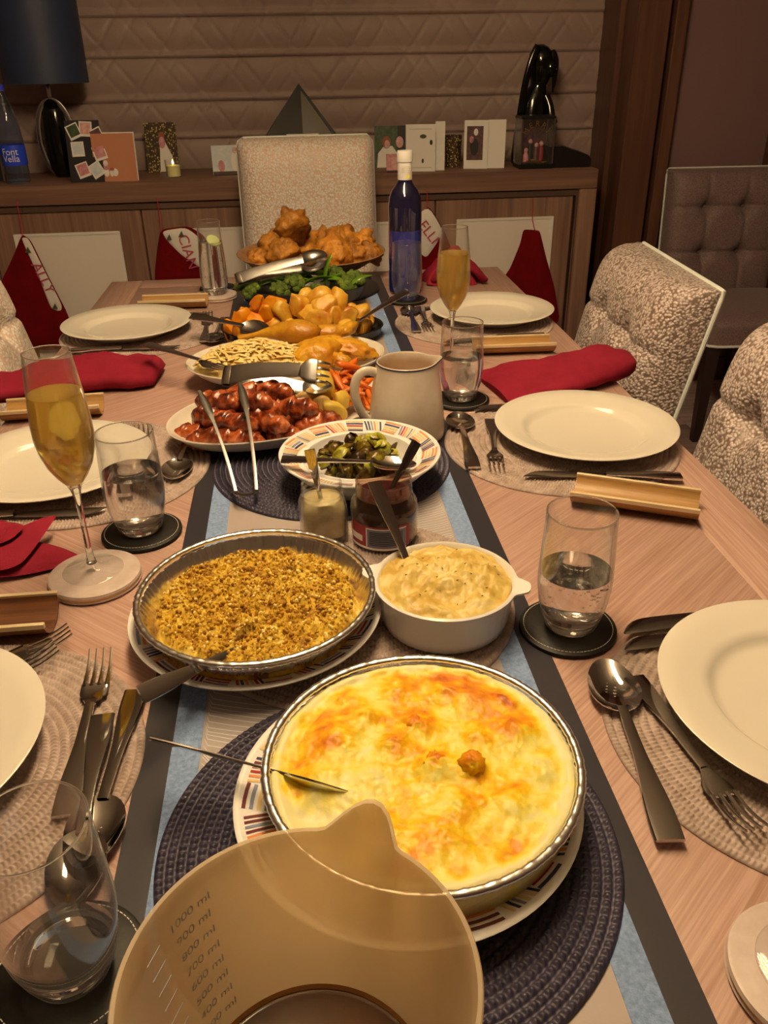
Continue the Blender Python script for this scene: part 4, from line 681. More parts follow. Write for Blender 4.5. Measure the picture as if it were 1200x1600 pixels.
for i, (x, y, z, s, tl) in enumerate(((-.135, -.05, .058, .80, 20), (-.075, -.075, .072, 1.08, 40), (.115, -.06, .062, .85, 10), (.060, -.085, .075, 1.20, 55), (.015, -.10, .058, .78, -30), (-.02, .02, .080, 1.15, 10), (-.045, -.045, .135, 1.12, 60), (.085, .02, .085, 1.05, 30), (-.10, .05, .075, 1.0, 20), (.135, .03, .070, 1.0, -20), (.03, .09, .07, 1.0, 10), (.155, -.045, .062, .82, 40))):
    o = O('yorkshire_pudding', pud[i % 4], None, loc=tuple(np.array(bw_.location)+np.array((x, y, z))), rot=(R(tl), R(rs.uniform(-25, 25)), rs.uniform(0, 6.28)), label=('topmost Yorkshire pudding balanced on the heap in the wooden bowl' if i == 6 else 'large round-topped Yorkshire pudding at the front of the wooden bowl' if i == 3 else 'puffed golden-brown Yorkshire pudding in the wooden bowl'), cat='yorkshire pudding', group='Yorkshire puddings'); o.scale = (s, s, s)
# ---- black oval bowl of greens
gb = oval_dish('oval_bowl', 'charcoal oval bowl filled with broccoli and green pods', (-.022, 1.975, ZT+.0012), R(-2), .152, .098, .050, 'charcoal', .66); T_ = X(gb)
def floret_g(seed, s=1):
    rs_ = np.random.default_rng(seed); gs = []
    for i in range(26):
        a = rs_.uniform(0, 2*PI); ph = rs_.uniform(0, 1.25); r_ = .020; gs.append(tf(blob(.0085, .0085, .0075, .25, 2.5, seed+i, 2), (r_*sin(ph)*cos(a), r_*sin(ph)*sin(a), .018+.013*cos(ph))))
    return join(*gs)
def stem_g(seed):
    rs_ = np.random.default_rng(seed); gs = [tube([(0, 0, -.014), (0, 0, .004), (0, 0, .012)], [.0075, .0065, .008])]
    for a in np.linspace(0, 2*PI, 6, endpoint=False): gs.append(tube([(0, 0, .002), (.006*cos(a), .006*sin(a), .012), (.015*cos(a), .015*sin(a), .022)], [.004, .0035, .004]))
    return join(*gs)
flm = [(mesh('floret_head', floret_g(s), 180), mesh('stalk', stem_g(s), 60)) for s in (1, 22, 47)]
for a, b in flm: a.materials.append(MATS['broccoli_head']); b.materials.append(MATS['broccoli_stem'])
rs = np.random.default_rng(8)
for i, (x, y, z, tx, ty) in enumerate(((-.105, -.035, .038, 40, -20), (-.06, -.055, .040, 50, 10), (.035, -.052, .042, 78, 6), (.095, -.025, .040, 40, 25), (-.02, -.03, .050, 40, 0), (.075, .02, .052, 20, 20), (.0, .02, .055, 15, 0), (-.075, .02, .050, 20, -25), (.12, .015, .042, 10, 30), (-.125, .005, .042, 20, -30))):
    b_ = thing('broccoli_floret', 'pale cut-side broccoli floret facing out of the charcoal bowl' if i == 2 else 'dark green broccoli floret in the charcoal bowl', 'broccoli', T_(x, y, z), rot=(R(tx), R(ty), rs.uniform(-.6, .6)), group='broccoli florets'); h_, s_m = flm[i % 3]; O('floret_head', h_, None, b_); O('stalk', s_m, None, b_)
def pod_g(L, seed): s = np.linspace(0, 1, 14); return sweep(np.c_[(s-.5)*L, 0*s, .010*np.sin(s*PI)], .0155*np.sin(s*PI)**.55+.001, .0055*np.sin(s*PI)**.6+.0008, n=10, p=2)
pdm = [mesh('green_pod', pod_g(L, 0), 60) for L in (.070, .082)]
for m in pdm: m.materials.append(MATS['pod_green'])
for i in range(16):
    a = rs.uniform(0, 2*PI); r_ = math.sqrt(rs.uniform(0, .8)); O('green_pod', pdm[i % 2], None, loc=T_(.115*r_*cos(a), .062*r_*sin(a)-.005, .056+.012*(1-r_)+rs.uniform(-.003, .004)), rot=(rs.uniform(-.9, .9), rs.uniform(-.25, .25), rs.uniform(-.9, .9)), label='bright green sugar snap pod in the charcoal bowl', cat='pea pod', group='green pods')
O('green_pod', pdm[1], None, loc=T_(.066, -.02, .085), rot=(R(20), R(-78), R(10)), label='green sugar snap pod standing upright among the broccoli', cat='pea pod', group='green pods'); O('green_pod', pdm[0], None, loc=T_(.135, -.035, .060), rot=(R(10), R(-25), R(10)), label='green sugar snap pod resting on the bowl end by blue ribbon', cat='pea pod', group='green pods')
# ---- tongs
def tongs(label, L, a, b, up, wide, heads, open_=.02, group='serving tongs'):
    t_ = thing('serving_tongs', label, 'tongs', group=group); s = np.linspace(0, 1, 20)
    for k, sg in enumerate((-1, 1)):
        y = sg*(.004+open_*s**.8); x = .012+s*(L*.72); O('arm', sweep(np.c_[x, y, .003*np.sin(s*PI)], wide*(.9-.25*s), .0016, up=(0, 1, .0001), n=8, p=4), 'steel_dull', t_)
        ye = sg*(.004+open_)
        if heads[k] == 'spoon': g = tf(spoon_bowl(0, L*.30, L*.19, L*.05), (.008+L*.72, ye, .0), (sg*R(78), 0, 0))
        elif heads[k] == 'fork': g = tf(fork_head(.0, L*.30), (.008+L*.72, ye, .0), (sg*R(78), 0, 0), sc=(1, 1.5, 1))
        else: g = sweep(np.c_[np.linspace(L*.70, L, 12), np.full(12, ye), 0*np.linspace(0, 1, 12)], wide*np.array([.7, .9, 1.2, 1.45, 1.6, 1.7, 1.7, 1.6, 1.4, 1.1, .8, .4]), .0018, up=(0, 1, .0001), n=8, p=3)
        O('grip_head', g, 'steel_dull', t_)
    u_ = np.linspace(-PI/2, PI/2, 12); O('spring_end', sweep(np.c_[.012-.012*np.cos(u_), .0045*np.sin(u_)*1.0, 0*u_], wide*.9, .0016, up=(0, .01, 1), n=8, p=4) if False else sweep(np.c_[.014-.013*np.cos(u_), .0055*np.sin(u_), 0*u_], .0018, wide*.9, n=8, p=4), 'steel', t_); aim(t_, a, b, up); return t_
tongs('steel tongs with broad scoop heads lying across the greens', .205, (-.172, 1.925, .832), (.045, 1.955, .865), (0, .65, .76), .030, ('spoon', 'spoon'), .018)
# ---- black dish of roast squash and potatoes
pdh = oval_dish('roasting_dish', 'shallow black oval dish of roast squash and potatoes', (-.028, 1.722, ZT+.0012), R(-6), .172, .112, .026, 'dish_black', .82); T_ = X(pdh)
ptm = [mesh('roast_potato', chunk(.030, .025, .023, s, 6), 48) for s in (1, 2, 3, 4, 5)]; sqm = [mesh('roast_squash', chunk(.036, .023, .018, s+40, 7, 3, .42, .66), 40) for s in (1, 2, 3, 4)]
for m in ptm: m.materials.append(MATS['potato'])
for m in sqm: m.materials.append(MATS['squash'])
rs = np.random.default_rng(21)
def veg(name, me, loc, label, cat, group, s=1.0, rot=None):
    o = O(name, me, None, loc=loc, rot=rot if rot is not None else rrot(rs), label=label, cat=cat, group=group); o.scale = (s, s, s); return o
k = 0
for cx, cy, hx, hy, n, z, cz in ((.045, -.002, .105, .082, 17, .024, 1), (.040, .0, .085, .055, 11, .050, 1), (.03, .005, .05, .03, 5, .072, 1)):
    for (x, y) in scatter(n, hx, hy, .034, rs, cx, cy): veg('roast_potato', ptm[k % 5], T_(x, y, z+rs.uniform(-.002, .005)), {.024: 'golden roast potato at the bottom of the black oval dish', .050: 'golden roast potato in the middle of the potato heap', .072: 'golden roast potato on top of the potato heap'}[z], 'potato', 'roast potatoes', rs.uniform(.86, 1.12)); k += 1
for cx, cy, hx, hy, n, z in ((-.105, -.004, .050, .072, 9, .022), (-.095, .0, .040, .05, 6, .044), (-.08, .01, .03, .025, 3, .062)):
    for (x, y) in scatter(n, hx, hy, .032, rs, cx, cy): veg('roast_squash', sqm[k % 4], T_(x, y, z+rs.uniform(-.002, .005)), {.022: 'orange roast squash chunk at the bottom of the black dish', .044: 'orange roast squash chunk in the middle of the squash heap', .062: 'orange roast squash chunk on top of the squash heap'}[z], 'squash', 'roast squash', rs.uniform(.85, 1.1)); k += 1
def serving_spoon(label, a, b, up=(0, 0, 1), s=1.12): return cutlery('spoon', label, a, b, up, s, 'serving spoons', 'serving_spoon')
serving_spoon('serving spoon resting on the right end of the roast potato dish', (.195, 1.725, .835), (.075, 1.655, .785)); serving_spoon('dark serving spoon resting on the left end of the squash dish', (-.255, 1.73, .803), (-.095, 1.625, .792), (0, -.5, .87), 1.0)
# ---- white platter of turkey and chicken
ZP = ZT+.0085
td = oval_dish('oval_platter', 'white oval platter of shredded turkey and roast chicken', (-.060, 1.474, ZP), R(8), .183, .128, .034, 'porcelain', .6, group='white platters'); T_ = X(td)
rs = np.random.default_rng(5); V, F = disc(.106, .082, 26, 70, lambda x, y, r_: .027+.036*(1-r_**1.6)); V[:, 2] += .006*nz(V*1.0, 60, 2, 4)*(np.hypot(V[:, 0]/.106, V[:, 1]/.082) < .97); gs = [(V, F)]
for i in range(430):
    a = rs.uniform(0, 2*PI); r_ = math.sqrt(rs.uniform(0, .98)); x, y = .104*r_*cos(a), .080*r_*sin(a); z = .027+.036*(1-r_**1.6)+rs.uniform(.001, .007); L = rs.uniform(.010, .030); q = rs.uniform(0, PI); c1 = bez((-L/2*cos(q), -L/2*sin(q), 0), (rs.uniform(-.003, .003), rs.uniform(-.003, .003), rs.uniform(.0, .006)), (L/2*cos(q), L/2*sin(q), rs.uniform(-.003, .003)), n=4); gs.append(tf(sweep(c1, [.003, .0065, .0065, .0025], [.0015, .0036, .0036, .0015], n=6, p=2), (x, y, z)))
tk = O('shredded_turkey', join(*gs), 'turkey_meat', loc=T_(-.062, -.008, .001), rz=R(4), label='heap of pale shredded turkey on the white platter', cat='turkey', kind='stuff', smooth=60)
def meat(label, g, x, y, z, rot): return O('chicken_piece', g, 'chicken_skin', loc=T_(x, y, z), rot=tuple(R(v) for v in rot), label=label, cat='chicken', group='roast chicken pieces', smooth=180)
def drum(seed, L=.125):
    s = np.linspace(0, 1, 22); r_ = .006+.021*np.clip((s-.18)/.5, 0, 1)**1.2*np.sqrt(np.clip(1-((s-.66)/.36)**2*(s > .66), 0, 1))+.003*np.exp(-(s/.07)**2); V, F = sweep(np.c_[(s-.5)*L, .006*np.sin(s*3), .008*np.sin(s*PI)], 2*r_, 1.8*r_, n=16, p=2); V = V*(1+.06*nz(V, 40, seed, 3))[:, None]; return V, F
meat('roast chicken drumstick lying along the back of the platter', drum(2, .155), -.005, .062, .052, (0, -4, -14)); meat('rounded piece of roast chicken breast in the platter middle', blob(.046, .034, .026, .22, 1.6, 4, 4), .052, -.028, .040, (10, -8, 20)); meat('crisp roast chicken wing at the back right of platter', join(tf(blob(.040, .015, .014, .25, 2, 7, 3), (0, 0, 0), (0, 0, .3)), tf(blob(.028, .012, .012, .25, 2, 8, 3), (.034, .018, .004), (0, 0, 1.2))), .092, .050, .056, (8, 6, -10)); meat('flat roast chicken thigh at the right end of platter', blob(.050, .030, .017, .28, 2.0, 11, 4), .115, -.008, .040, (0, 10, -12)); meat('small browned chicken scrap between breast and thigh', blob(.022, .014, .014, .3, 2.2, 12, 3), .088, -.055, .034, (0, 0, -40)); meat('roast chicken piece under the wing', blob(.048, .026, .018, .25, 1.8, 15, 3), .070, .030, .040, (0, 0, 15))
cutlery('fork', 'long serving fork leaning on the left end of the turkey platter', (-.315, 1.502, .815), (-.155, 1.372, .798), s=1.08, group='serving forks', name='serving_fork')
# ---- white platter of pigs in blankets, onions and carrots
pg = oval_dish('oval_platter', 'white oval platter of bacon-wrapped sausages, onions and carrot sticks', (-.070, 1.232, ZT+.0012), R(27), .186, .118, .036, 'porcelain', .6, group='white platters'); T_ = X(pg); A0 = R(27)
def pig_g(seed, L=.062):
    s = np.linspace(0, 1, 30); r_ = .0125*np.clip(np.sin(np.clip(s, .012, .988)*PI), 0, 1)**.28; V, F = sweep(np.c_[(s-.5)*L, .003*np.sin(s*3+seed), 0*s], 2*r_, 2*r_, n=18, p=2); V = V.copy(); a = np.arctan2(V[:, 2], V[:, 1]); ph = (V[:, 0]/L*3.2+a/(2*PI)) % 1; st_ = np.abs(V[:, 0]) < L*.36; bump_ = np.where(st_, .0034*np.clip(np.minimum(ph, .8)/.8, 0, 1)*(ph < .82), 0); rr = np.hypot(V[:, 1], V[:, 2])+1e-9; V[:, 1] *= 1+bump_/rr; V[:, 2] *= 1+bump_/rr; V *= (1+.05*nz(V, 70, seed, 3))[:, None]; return V, F
pgm = [mesh('pig_in_blanket', pig_g(s), 70) for s in (1, 2, 3, 4)]
for m in pgm: m.materials.append(MATS['bacon'])
rs = np.random.default_rng(14); k = 0
for row, (z, spots) in enumerate(((.020, ((-.135, .012), (-.128, -.024), (-.095, -.055), (-.075, .0), (-.09, .045), (-.03, -.065), (-.01, -.020), (-.02, .030), (-.03, .065), (.035, -.055))), (.043, ((-.115, .005), (-.095, -.030), (-.05, -.052), (-.055, .028), (-.045, -.010), (.005, -.035), (.0, .010), (-.08, .045))), (.064, ((-.100, .010), (-.060, -.018), (-.050, .022), (-.015, .0))))):
    for x, y in spots: veg('pig_in_blanket', pgm[k % 4], T_(x, y, z+rs.uniform(-.002, .004)), ('glossy bacon-wrapped sausage in the bottom layer on the white platter', 'glossy bacon-wrapped sausage in the middle layer on the white platter', 'glossy bacon-wrapped sausage on top of the platter heap under the slim tongs')[row], 'sausage', 'pigs in blankets', rs.uniform(1.12, 1.32), (rs.uniform(0, 6), rs.uniform(-.15, .15), rs.uniform(-.75, .35))); k += 1
onm = [mesh('roast_onion', chunk(.020, .017, .015, s+70, 3), 180) for s in (1, 2, 3)]; psm = [mesh('roast_parsnip', chunk(.026, .020, .016, s+90, 4), 180) for s in (1, 2)]
for m in onm: m.materials.append(MATS['onion'])
for m in psm: m.materials.append(MATS['parsnip'])
for i, (x, y, z) in enumerate(((.030, .035, .052), (.045, -.002, .046), (.022, .062, .036), (.055, -.030, .034), (.040, .020, .030))): veg('roast_onion', onm[i % 3], T_(x, y, z), 'pale roast onion piece between sausages and carrots', 'onion', 'roast onions', 1.0)
for i, (x, y, z, s) in enumerate(((.078, .004, .052, 1.25), (.088, -.034, .040, .9), (.066, -.052, .032, .9), (.075, .034, .040, 1.0))): veg('roast_parsnip', psm[i % 2], T_(x, y, z), ('big yellow roast parsnip piece on top, beside the carrot sticks' if i == 0 else 'smaller yellow roast parsnip piece beside the carrot sticks'), 'parsnip', 'roast parsnips', s)
ctm = [mesh('carrot_stick', tf(chunk(1, 1, 1, s+120, 6, 2, .5, .75), sc=(.034, .0075, .0068)), 60) for s in (1, 2, 3)]
for m in ctm: m.materials.append(MATS['carrot'])
for i in range(44):
    a = rs.uniform(0, 2*PI); r_ = math.sqrt(rs.uniform(0, 1)); veg('carrot_stick', ctm[i % 3], T_(.125+.042*r_*cos(a), .010+.058*r_*sin(a), .020+.066*(1-r_**1.5)*rs.uniform(.55, 1.05)), 'roast carrot stick heaped at the end of the sausage platter', 'carrot', 'carrot sticks', rs.uniform(.75, 1.0), (rs.uniform(-.3, .3), rs.uniform(-.55, .55), rs.uniform(.3, 2.6)))
tongs('steel tongs with spoon and fork heads lying across both platters', .162, (-.160, 1.262, .834), (.022, 1.222, .830), (0, .75, .66), .036, ('fork', 'spoon'), .026)
# slim sprung tongs, loop hanging over the near rim
sg = thing('serving_tongs', 'slim springy steel tongs with loop end resting on the navy mat', 'tongs', (-.118, .972, .772), group='serving tongs')
def rel(*P): return np.array(P)-np.array((-.118, .972, .772))
for a_, m_, e_ in (((-.131, .980, .772), (-.150, 1.075, .812), (-.186, 1.168, .845)), ((-.104, .980, .772), (-.108, 1.085, .812), (-.128, 1.195, .845))):
    p_ = rel(*bez(a_, m_, e_, n=18)); O('arm', sweep(p_[:12], .0052, .0022, n=8, p=3), 'steel_dull', sg); O('grip_head', sweep(p_[11:], [.0055, .008, .011, .013, .013, .010, .005], .0024, n=8, p=3), 'steel_dull', sg)
u_ = np.linspace(PI, 2*PI, 12); O('spring_end', sweep(rel(*np.c_[-.1175+.0138*np.cos(u_), .980+.012*np.sin(u_), np.full(12, .7718)]), .0062, .0024, n=8, p=3), 'steel', sg)
# ---- cream jug
jg = thing('milk_jug', 'cream glazed jug with thin navy rim line and loop handle', 'jug', (.1215, 1.172, ZT+.004), R(0))
def jug_ring(r_, z, sp=0): return [(r_*cos(a)+(sp*math.exp(-(((a+PI) % (2*PI)-PI)/.30)**2)), r_*sin(a), z+(sp*.45*math.exp(-(((a+PI) % (2*PI)-PI)/.30)**2))) for a in np.linspace(0, 2*PI, 64, endpoint=False)]
jr = [jug_ring(.010, .002), jug_ring(.052, .0), jug_ring(.0575, .004), jug_ring(.0585, .015), jug_ring(.0565, .045), jug_ring(.052, .08), jug_ring(.0475, .105, .002), jug_ring(.0455, .117, .007), jug_ring(.0450, .1195, .009), jug_ring(.0435, .1205, .009), jug_ring(.0420, .1185, .009), jug_ring(.0440, .104, .002), jug_ring(.049, .08), jug_ring(.053, .045), jug_ring(.054, .012), jug_ring(.01, .008)]
O('jug_body', loft(jr), 'cream_glaze', jg, smooth=60); O('rim_line', loft([jug_ring(.0458, .1158, .0068), jug_ring(.0461, .1172, .0076), jug_ring(.0455, .1192, .0088), jug_ring(.0448, .1192, .0088)]), 'navy_line', jg, smooth=60) if False else O('rim_line', tube(np.array(jug_ring(.0455, .1188, .0086)+jug_ring(.0455, .1188, .0086)[:1]), .0010, 6), 'navy_line', jg)
O('handle', sweep(bez((-.043, -.006, .104), (-.072, -.010, .124), (-.092, -.014, .098), (-.082, -.010, .052), (-.055, -.006, .026), n=22), .014, .0095, up=(0, 1, 0), n=12, p=2.2), 'cream_glaze', jg, smooth=60); O('cream_gravy', lathe([(0, .012), (.0535, .013), (.0495, .078), (0, .078)], 40), 'gravy_rim', jg)
# ---- striped rim plates and bowl
STR = [pm('stripe_'+n_, A(*c), .25) for n_, c in (('orange', (220, 128, 62)), ('red', (176, 52, 40)), ('navy', (60, 56, 70)), ('tan', (222, 176, 100)), ('grey', (130, 124, 116)), ('brown', (110, 50, 40)))]
def rim_stripes(par, r0, z0, r1, z1, nblk, seed, pal=(0, 1, 2, 3, 4, 5)):
    rs_ = np.random.default_rng(seed); buckets = [[] for _ in STR]
    def pt(r_, a): k_ = (r_-r0)/(r1-r0); return (r_*cos(a), r_*sin(a), z0+(z1-z0)*k_+.0004)
    def quad(ra, aa, rb, ab, w, radial, c):
        n_ = 4; V = []; 
        for s in np.linspace(0, 1, n_):
            r_ = ra+(rb-ra)*s; a = aa+(ab-aa)*s
            if radial: V += [pt(r_, a-w/r_/2), pt(r_, a+w/r_/2)]
            else: V += [pt(r_-w/2, a), pt(r_+w/2, a)]
        buckets[c].append((np.array(V), [(2*i, 2*i+1, 2*i+3, 2*i+2) for i in range(n_-1)]))
    for b in range(nblk):
        a0 = 2*PI*b/nblk; a1 = a0+2*PI/nblk*.94; cc = [pal[q] for q in rs_.integers(0, len(pal), 6)]
        if b % 2 == 0:
            m = 6
            for i in range(m): a = a0+(a1-a0)*(i+.5)/m; quad(r0+.003, a-.03, r1-.003, a+.03, .0026, True, cc[i])
        else:
            m = 5
            for i in range(m): r_ = r0+(r1-r0)*(i+.7)/(m+.4); quad(r_-.001, a0+.01, r_+.001, a1-.01, .0028, False, cc[i])
    for k_, bk in enumerate(buckets):
        if bk: O('painted_stripes', join(*bk), STR[k_], par, smooth=None, fix=False, kind='stuff')
sbw = thing('striped_bowl', 'wide cream bowl with painted striped rim holding the sprouts', 'bowl', (.037, 1.018, ZT+.0055)); O('bowl_body', lathe([(0, .002), (.052, .002), (.054, 0), (.058, 0), (.060, .004), (.085, .022), (.1075, .044), (.110, .0465), (.1095, .048), (.107, .0475), (.082, .0385), (.078, .0375), (.0765, .0405), (.0745, .041), (.073, .038), (.068, .018), (.055, .010), (0, .008)], 88), 'sauce_dish', sbw, smooth=45); rim_stripes(sbw, .083, .0392, .107, .0475, 22, 4, (0, 0, 0, 3, 3, 3, 1, 4, 2))
spm = []
def sprout_g(seed):
    V, F = ico(3); V = V.copy(); a_ = np.arctan2(V[:, 1], V[:, 0]); V *= (1+.22*nz(V, 2.8, seed, 4)+.07*np.sin(a_*5+V[:, 2]*6+seed))[:, None]; V[:, 2] = np.where(V[:, 2] < -.15, -.15, V[:, 2]) if seed % 2 else V[:, 2]; gs = [(V*np.array((.0118, .0105, .0105)), F)]; rs_ = np.random.default_rng(seed)
    for i in range(3): a = rs_.uniform(0, 6.28); gs.append(tf(pillow(dense([(-.007, -.006), (.007, -.006), (.009, .004), (.002, .010), (-.008, .005)], 3), .003, 3), (.011*cos(a), .011*sin(a), .002), (rs_.uniform(-.5, .5), rs_.uniform(-.4, .4), a+PI/2)))
    return join(*gs)
for s in (1, 2, 3, 4, 5): m = mesh('brussels_sprout', sprout_g(s), 70); m.materials.append(MATS['sprout']); spm.append(m)
T_ = X(sbw); rs = np.random.default_rng(31); k = 0
for n_, hr, z in ((24, .054, .018), (20, .050, .033), (13, .038, .046)):
    for (x, y) in scatter(n_, hr, hr, .0155, rs): veg('brussels_sprout', spm[k % 5], T_(x, y, z+rs.uniform(-.002, .004)), {.018: 'roast Brussels sprout at the bottom of the striped bowl', .033: 'roast Brussels sprout in the middle of the striped bowl heap', .046: 'charred roast Brussels sprout on top of the striped bowl heap'}[z], 'sprout', 'Brussels sprouts', rs.uniform(.85, 1.15)); k += 1
lfm = [mesh('sprout_leaf', tf(pillow(dense([(-.010, -.004), (0, -.009), (.011, -.003), (.009, .006), (-.004, .009)], 3), .0022, 4), (0, 0, 0)), 70) for _ in (0, 1)]
for m in lfm:
    for v in m.vertices: v.co.y += 22*(v.co.x**2)*(1 if m is lfm[0] else -1)
    m.materials.append(MATS['sprout'])
for i, (x, y) in enumerate(scatter(34, .056, .056, .012, rs)): veg('sprout_leaf', lfm[i % 2], T_(x*.9, y*.9, .038+rs.uniform(0, .016)*(1-math.hypot(x, y)/.08)), 'loose charred sprout leaf on top of the striped bowl heap', 'leaf', 'loose sprout leaves', rs.uniform(.8, 1.2))
serving_spoon('steel spoon lying along the near edge of the sprout bowl', (-.068, .978, .812), (.075, .962, .802), s=.9)
# ---- jars
mj = thing('mustard_jar', 'square open glass jar of pale mustard', 'jar', (-.0195, .8800, ZM+.0016), R(4))
def sq_ring(r_, z, p): return [(r_*np.sign(cos(a))*abs(cos(a))**(2/p), r_*np.sign(sin(a))*abs(sin(a))**(2/p), z) for a in np.linspace(0, 2*PI, 56, endpoint=False)]
def jar_shell(sec, th_): outer = [sq_ring(r_, z, p) for r_, z, p in sec]; inner = [sq_ring(r_-th_, max(z, .004), p) for r_, z, p in sec][::-1]; return loft(outer+inner)
sec = [(.024, 0, 5), (.0275, .002, 5), (.0285, .008, 5), (.0285, .040, 5), (.0268, .049, 3), (.0235, .0545, 2.1), (.0240, .056, 2), (.0252, .0575, 2), (.0240, .060, 2), (.0248, .063, 2), (.0240, .069, 2), (.0244, .0705, 2)]
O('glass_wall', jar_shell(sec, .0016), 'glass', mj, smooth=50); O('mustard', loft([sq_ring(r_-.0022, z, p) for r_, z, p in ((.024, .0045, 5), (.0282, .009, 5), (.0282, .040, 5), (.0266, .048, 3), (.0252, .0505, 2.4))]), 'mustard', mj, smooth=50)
cj = thing('cranberry_jar', 'round open glass jar of dark cranberry sauce with barcode label', 'jar', (.0535, .8640, ZM+.0016)); CP = [(.030, 0), (.0365, .002), (.0395, .008), (.0400, .018), (.0400, .034), (.0405, .042), (.0395, .050), (.0350, .058), (.0335, .061), (.0345, .063), (.0332, .066), (.0340, .070), (.0332, .077), (.0336, .0785)]
O('glass_wall', lathe([(0, 0)]+CP+[(r_-.0016, max(z, .004)) for r_, z in CP][::-1]+[(0, .004)], 64), 'glass_brown', cj, smooth=50); O('cranberry_sauce', lathe([(0, .0045)]+[(r_-.0022, z) for r_, z in CP if .006 < z < .062]+[(.028, .0625), (.012, .0605), (0, .0615)], 56), 'cranberry', cj, smooth=60)
def wrap(r_, a0, a1, z0, z1, n_=14, th=.0002):
    o_ = []; 
    for rr in (r_, r_+th): o_.append([(rr*sin(a), -rr*cos(a)) for a in np.linspace(a0, a1, n_)])
    V = [(x, y, z) for z in (z0, z1) for row in o_ for x, y in row]; F = []; m = 2*n_
    for i in range(n_-1): F += [(n_+i, n_+i+1, m+n_+i+1, m+n_+i), (i, m+i, m+i+1, i+1), (i, i+1, n_+i+1, n_+i), (m+i, m+n_+i, m+n_+i+1, m+i+1)]
    return np.array(V), F
lb = O('jar_label', wrap(.0401, R(-75), R(40), .006, .034), 'label_red', cj); O('barcode_patch', wrap(.0404, R(-38), R(33), .007, .032), 'label_grey', lb)
O('barcode_lines', join(*[wrap(.0407, R(-32), R(26), z, z+.0009) for z in np.arange(.010, .029, .0024)]), 'ink', lb); O('label_border', join(wrap(.0407, R(-38), R(33), .031, .0322), wrap(.0407, R(-38), R(-36), .007, .031)), 'paper_white', lb)
O('label_foot', wrap(.0404, R(-75), R(33), .0035, .0062), 'paper_white', lb); O('label_fruit', wrap(.0404, R(-74), R(-46), .012, .02), 'paper_cream', lb)
serving_spoon('teaspoon standing upright in the mustard jar', (-.031, .880, .872), (-.0165, .883, .775), (0, -1, 0), .60); serving_spoon('teaspoon standing in the cranberry sauce jar', (.098, .905, .862), (.050, .866, .800), (.2, -.9, .3), .62)
# ---- white ribbed dish of bread sauce
wd_ = thing('sauce_dish', 'white ribbed round dish with two lugs holding bread sauce', 'dish', (.0975, .6905, ZM+.0016), R(-18)); n_ = 120
def rib(r_, z, amp=.0): return [((r_+amp*(abs(cos(20*a))**.6-.5))*cos(a), (r_+amp*(abs(cos(20*a))**.6-.5))*sin(a), z) for a in np.linspace(0, 2*PI, n_, endpoint=False)]
def lug(r_, z, k=1): return [((r_+.013*k*sum(math.exp(-(((a-c+PI) % (2*PI)-PI)/.17)**4) for c in (0, PI)))*cos(a), (r_+.013*k*sum(math.exp(-(((a-c+PI) % (2*PI)-PI)/.17)**4) for c in (0, PI)))*sin(a), z) for a in np.linspace(0, 2*PI, n_, endpoint=False)]
O('dish_body', loft([rib(.02, .001), rib(.060, .0), rib(.063, .002, .0012), rib(.0655, .012, .0018), rib(.0685, .040, .0018), rib(.0690, .043), lug(.0700, .0445), lug(.0732, .0460), lug(.0732, .0480), rib(.0705, .0492), rib(.0680, .047), rib(.0655, .03), rib(.060, .005), rib(.02, .004)]), 'sauce_dish', wd_, smooth=50)
def bs(x, y, r_):
    P = np.stack([x, y, 0*x], -1); return .045+.010*(1-r_**3)+.0045*nz(P, 38, 3, 4)+.003*nz(P, 90, 6, 3)-.010*np.exp(-((x-.005)**2/.02**2+(y+.035)**2/.012**2))+.006*np.exp(-((x-.03)**2+(y-.01)**2)/.022**2)
V, F = disc(.0672, .0672, 46, 120, bs, .040); sc_ = O('bread_sauce', (V, F), 'bread_sauce', loc=tuple(wd_.location), rz=R(-18), label='creamy pale bread sauce heaped in the white ribbed dish', cat='sauce', smooth=180); attr(sc_, .5+.5*nz(V, 45, 8, 4))
O('herb_flecks', join(*[tf(box(-.0012, .0012, -.0003, .0003, 0, .0005), (x, y, float(bs(np.array([x]), np.array([y]), np.array([math.hypot(x, y)/.067]))[0])+.0002), (0, 0, q)) for x, y, q in [(*p, rng.uniform(0, 3)) for p in scatter(26, .058, .058, .008, rng)]]), 'herb', sc_, kind='stuff', smooth=None)
serving_spoon('steel spoon with square handle sticking up out of the bread sauce', (.035, .800, .862), (.062, .726, .795), (.35, .0, .93), .95)
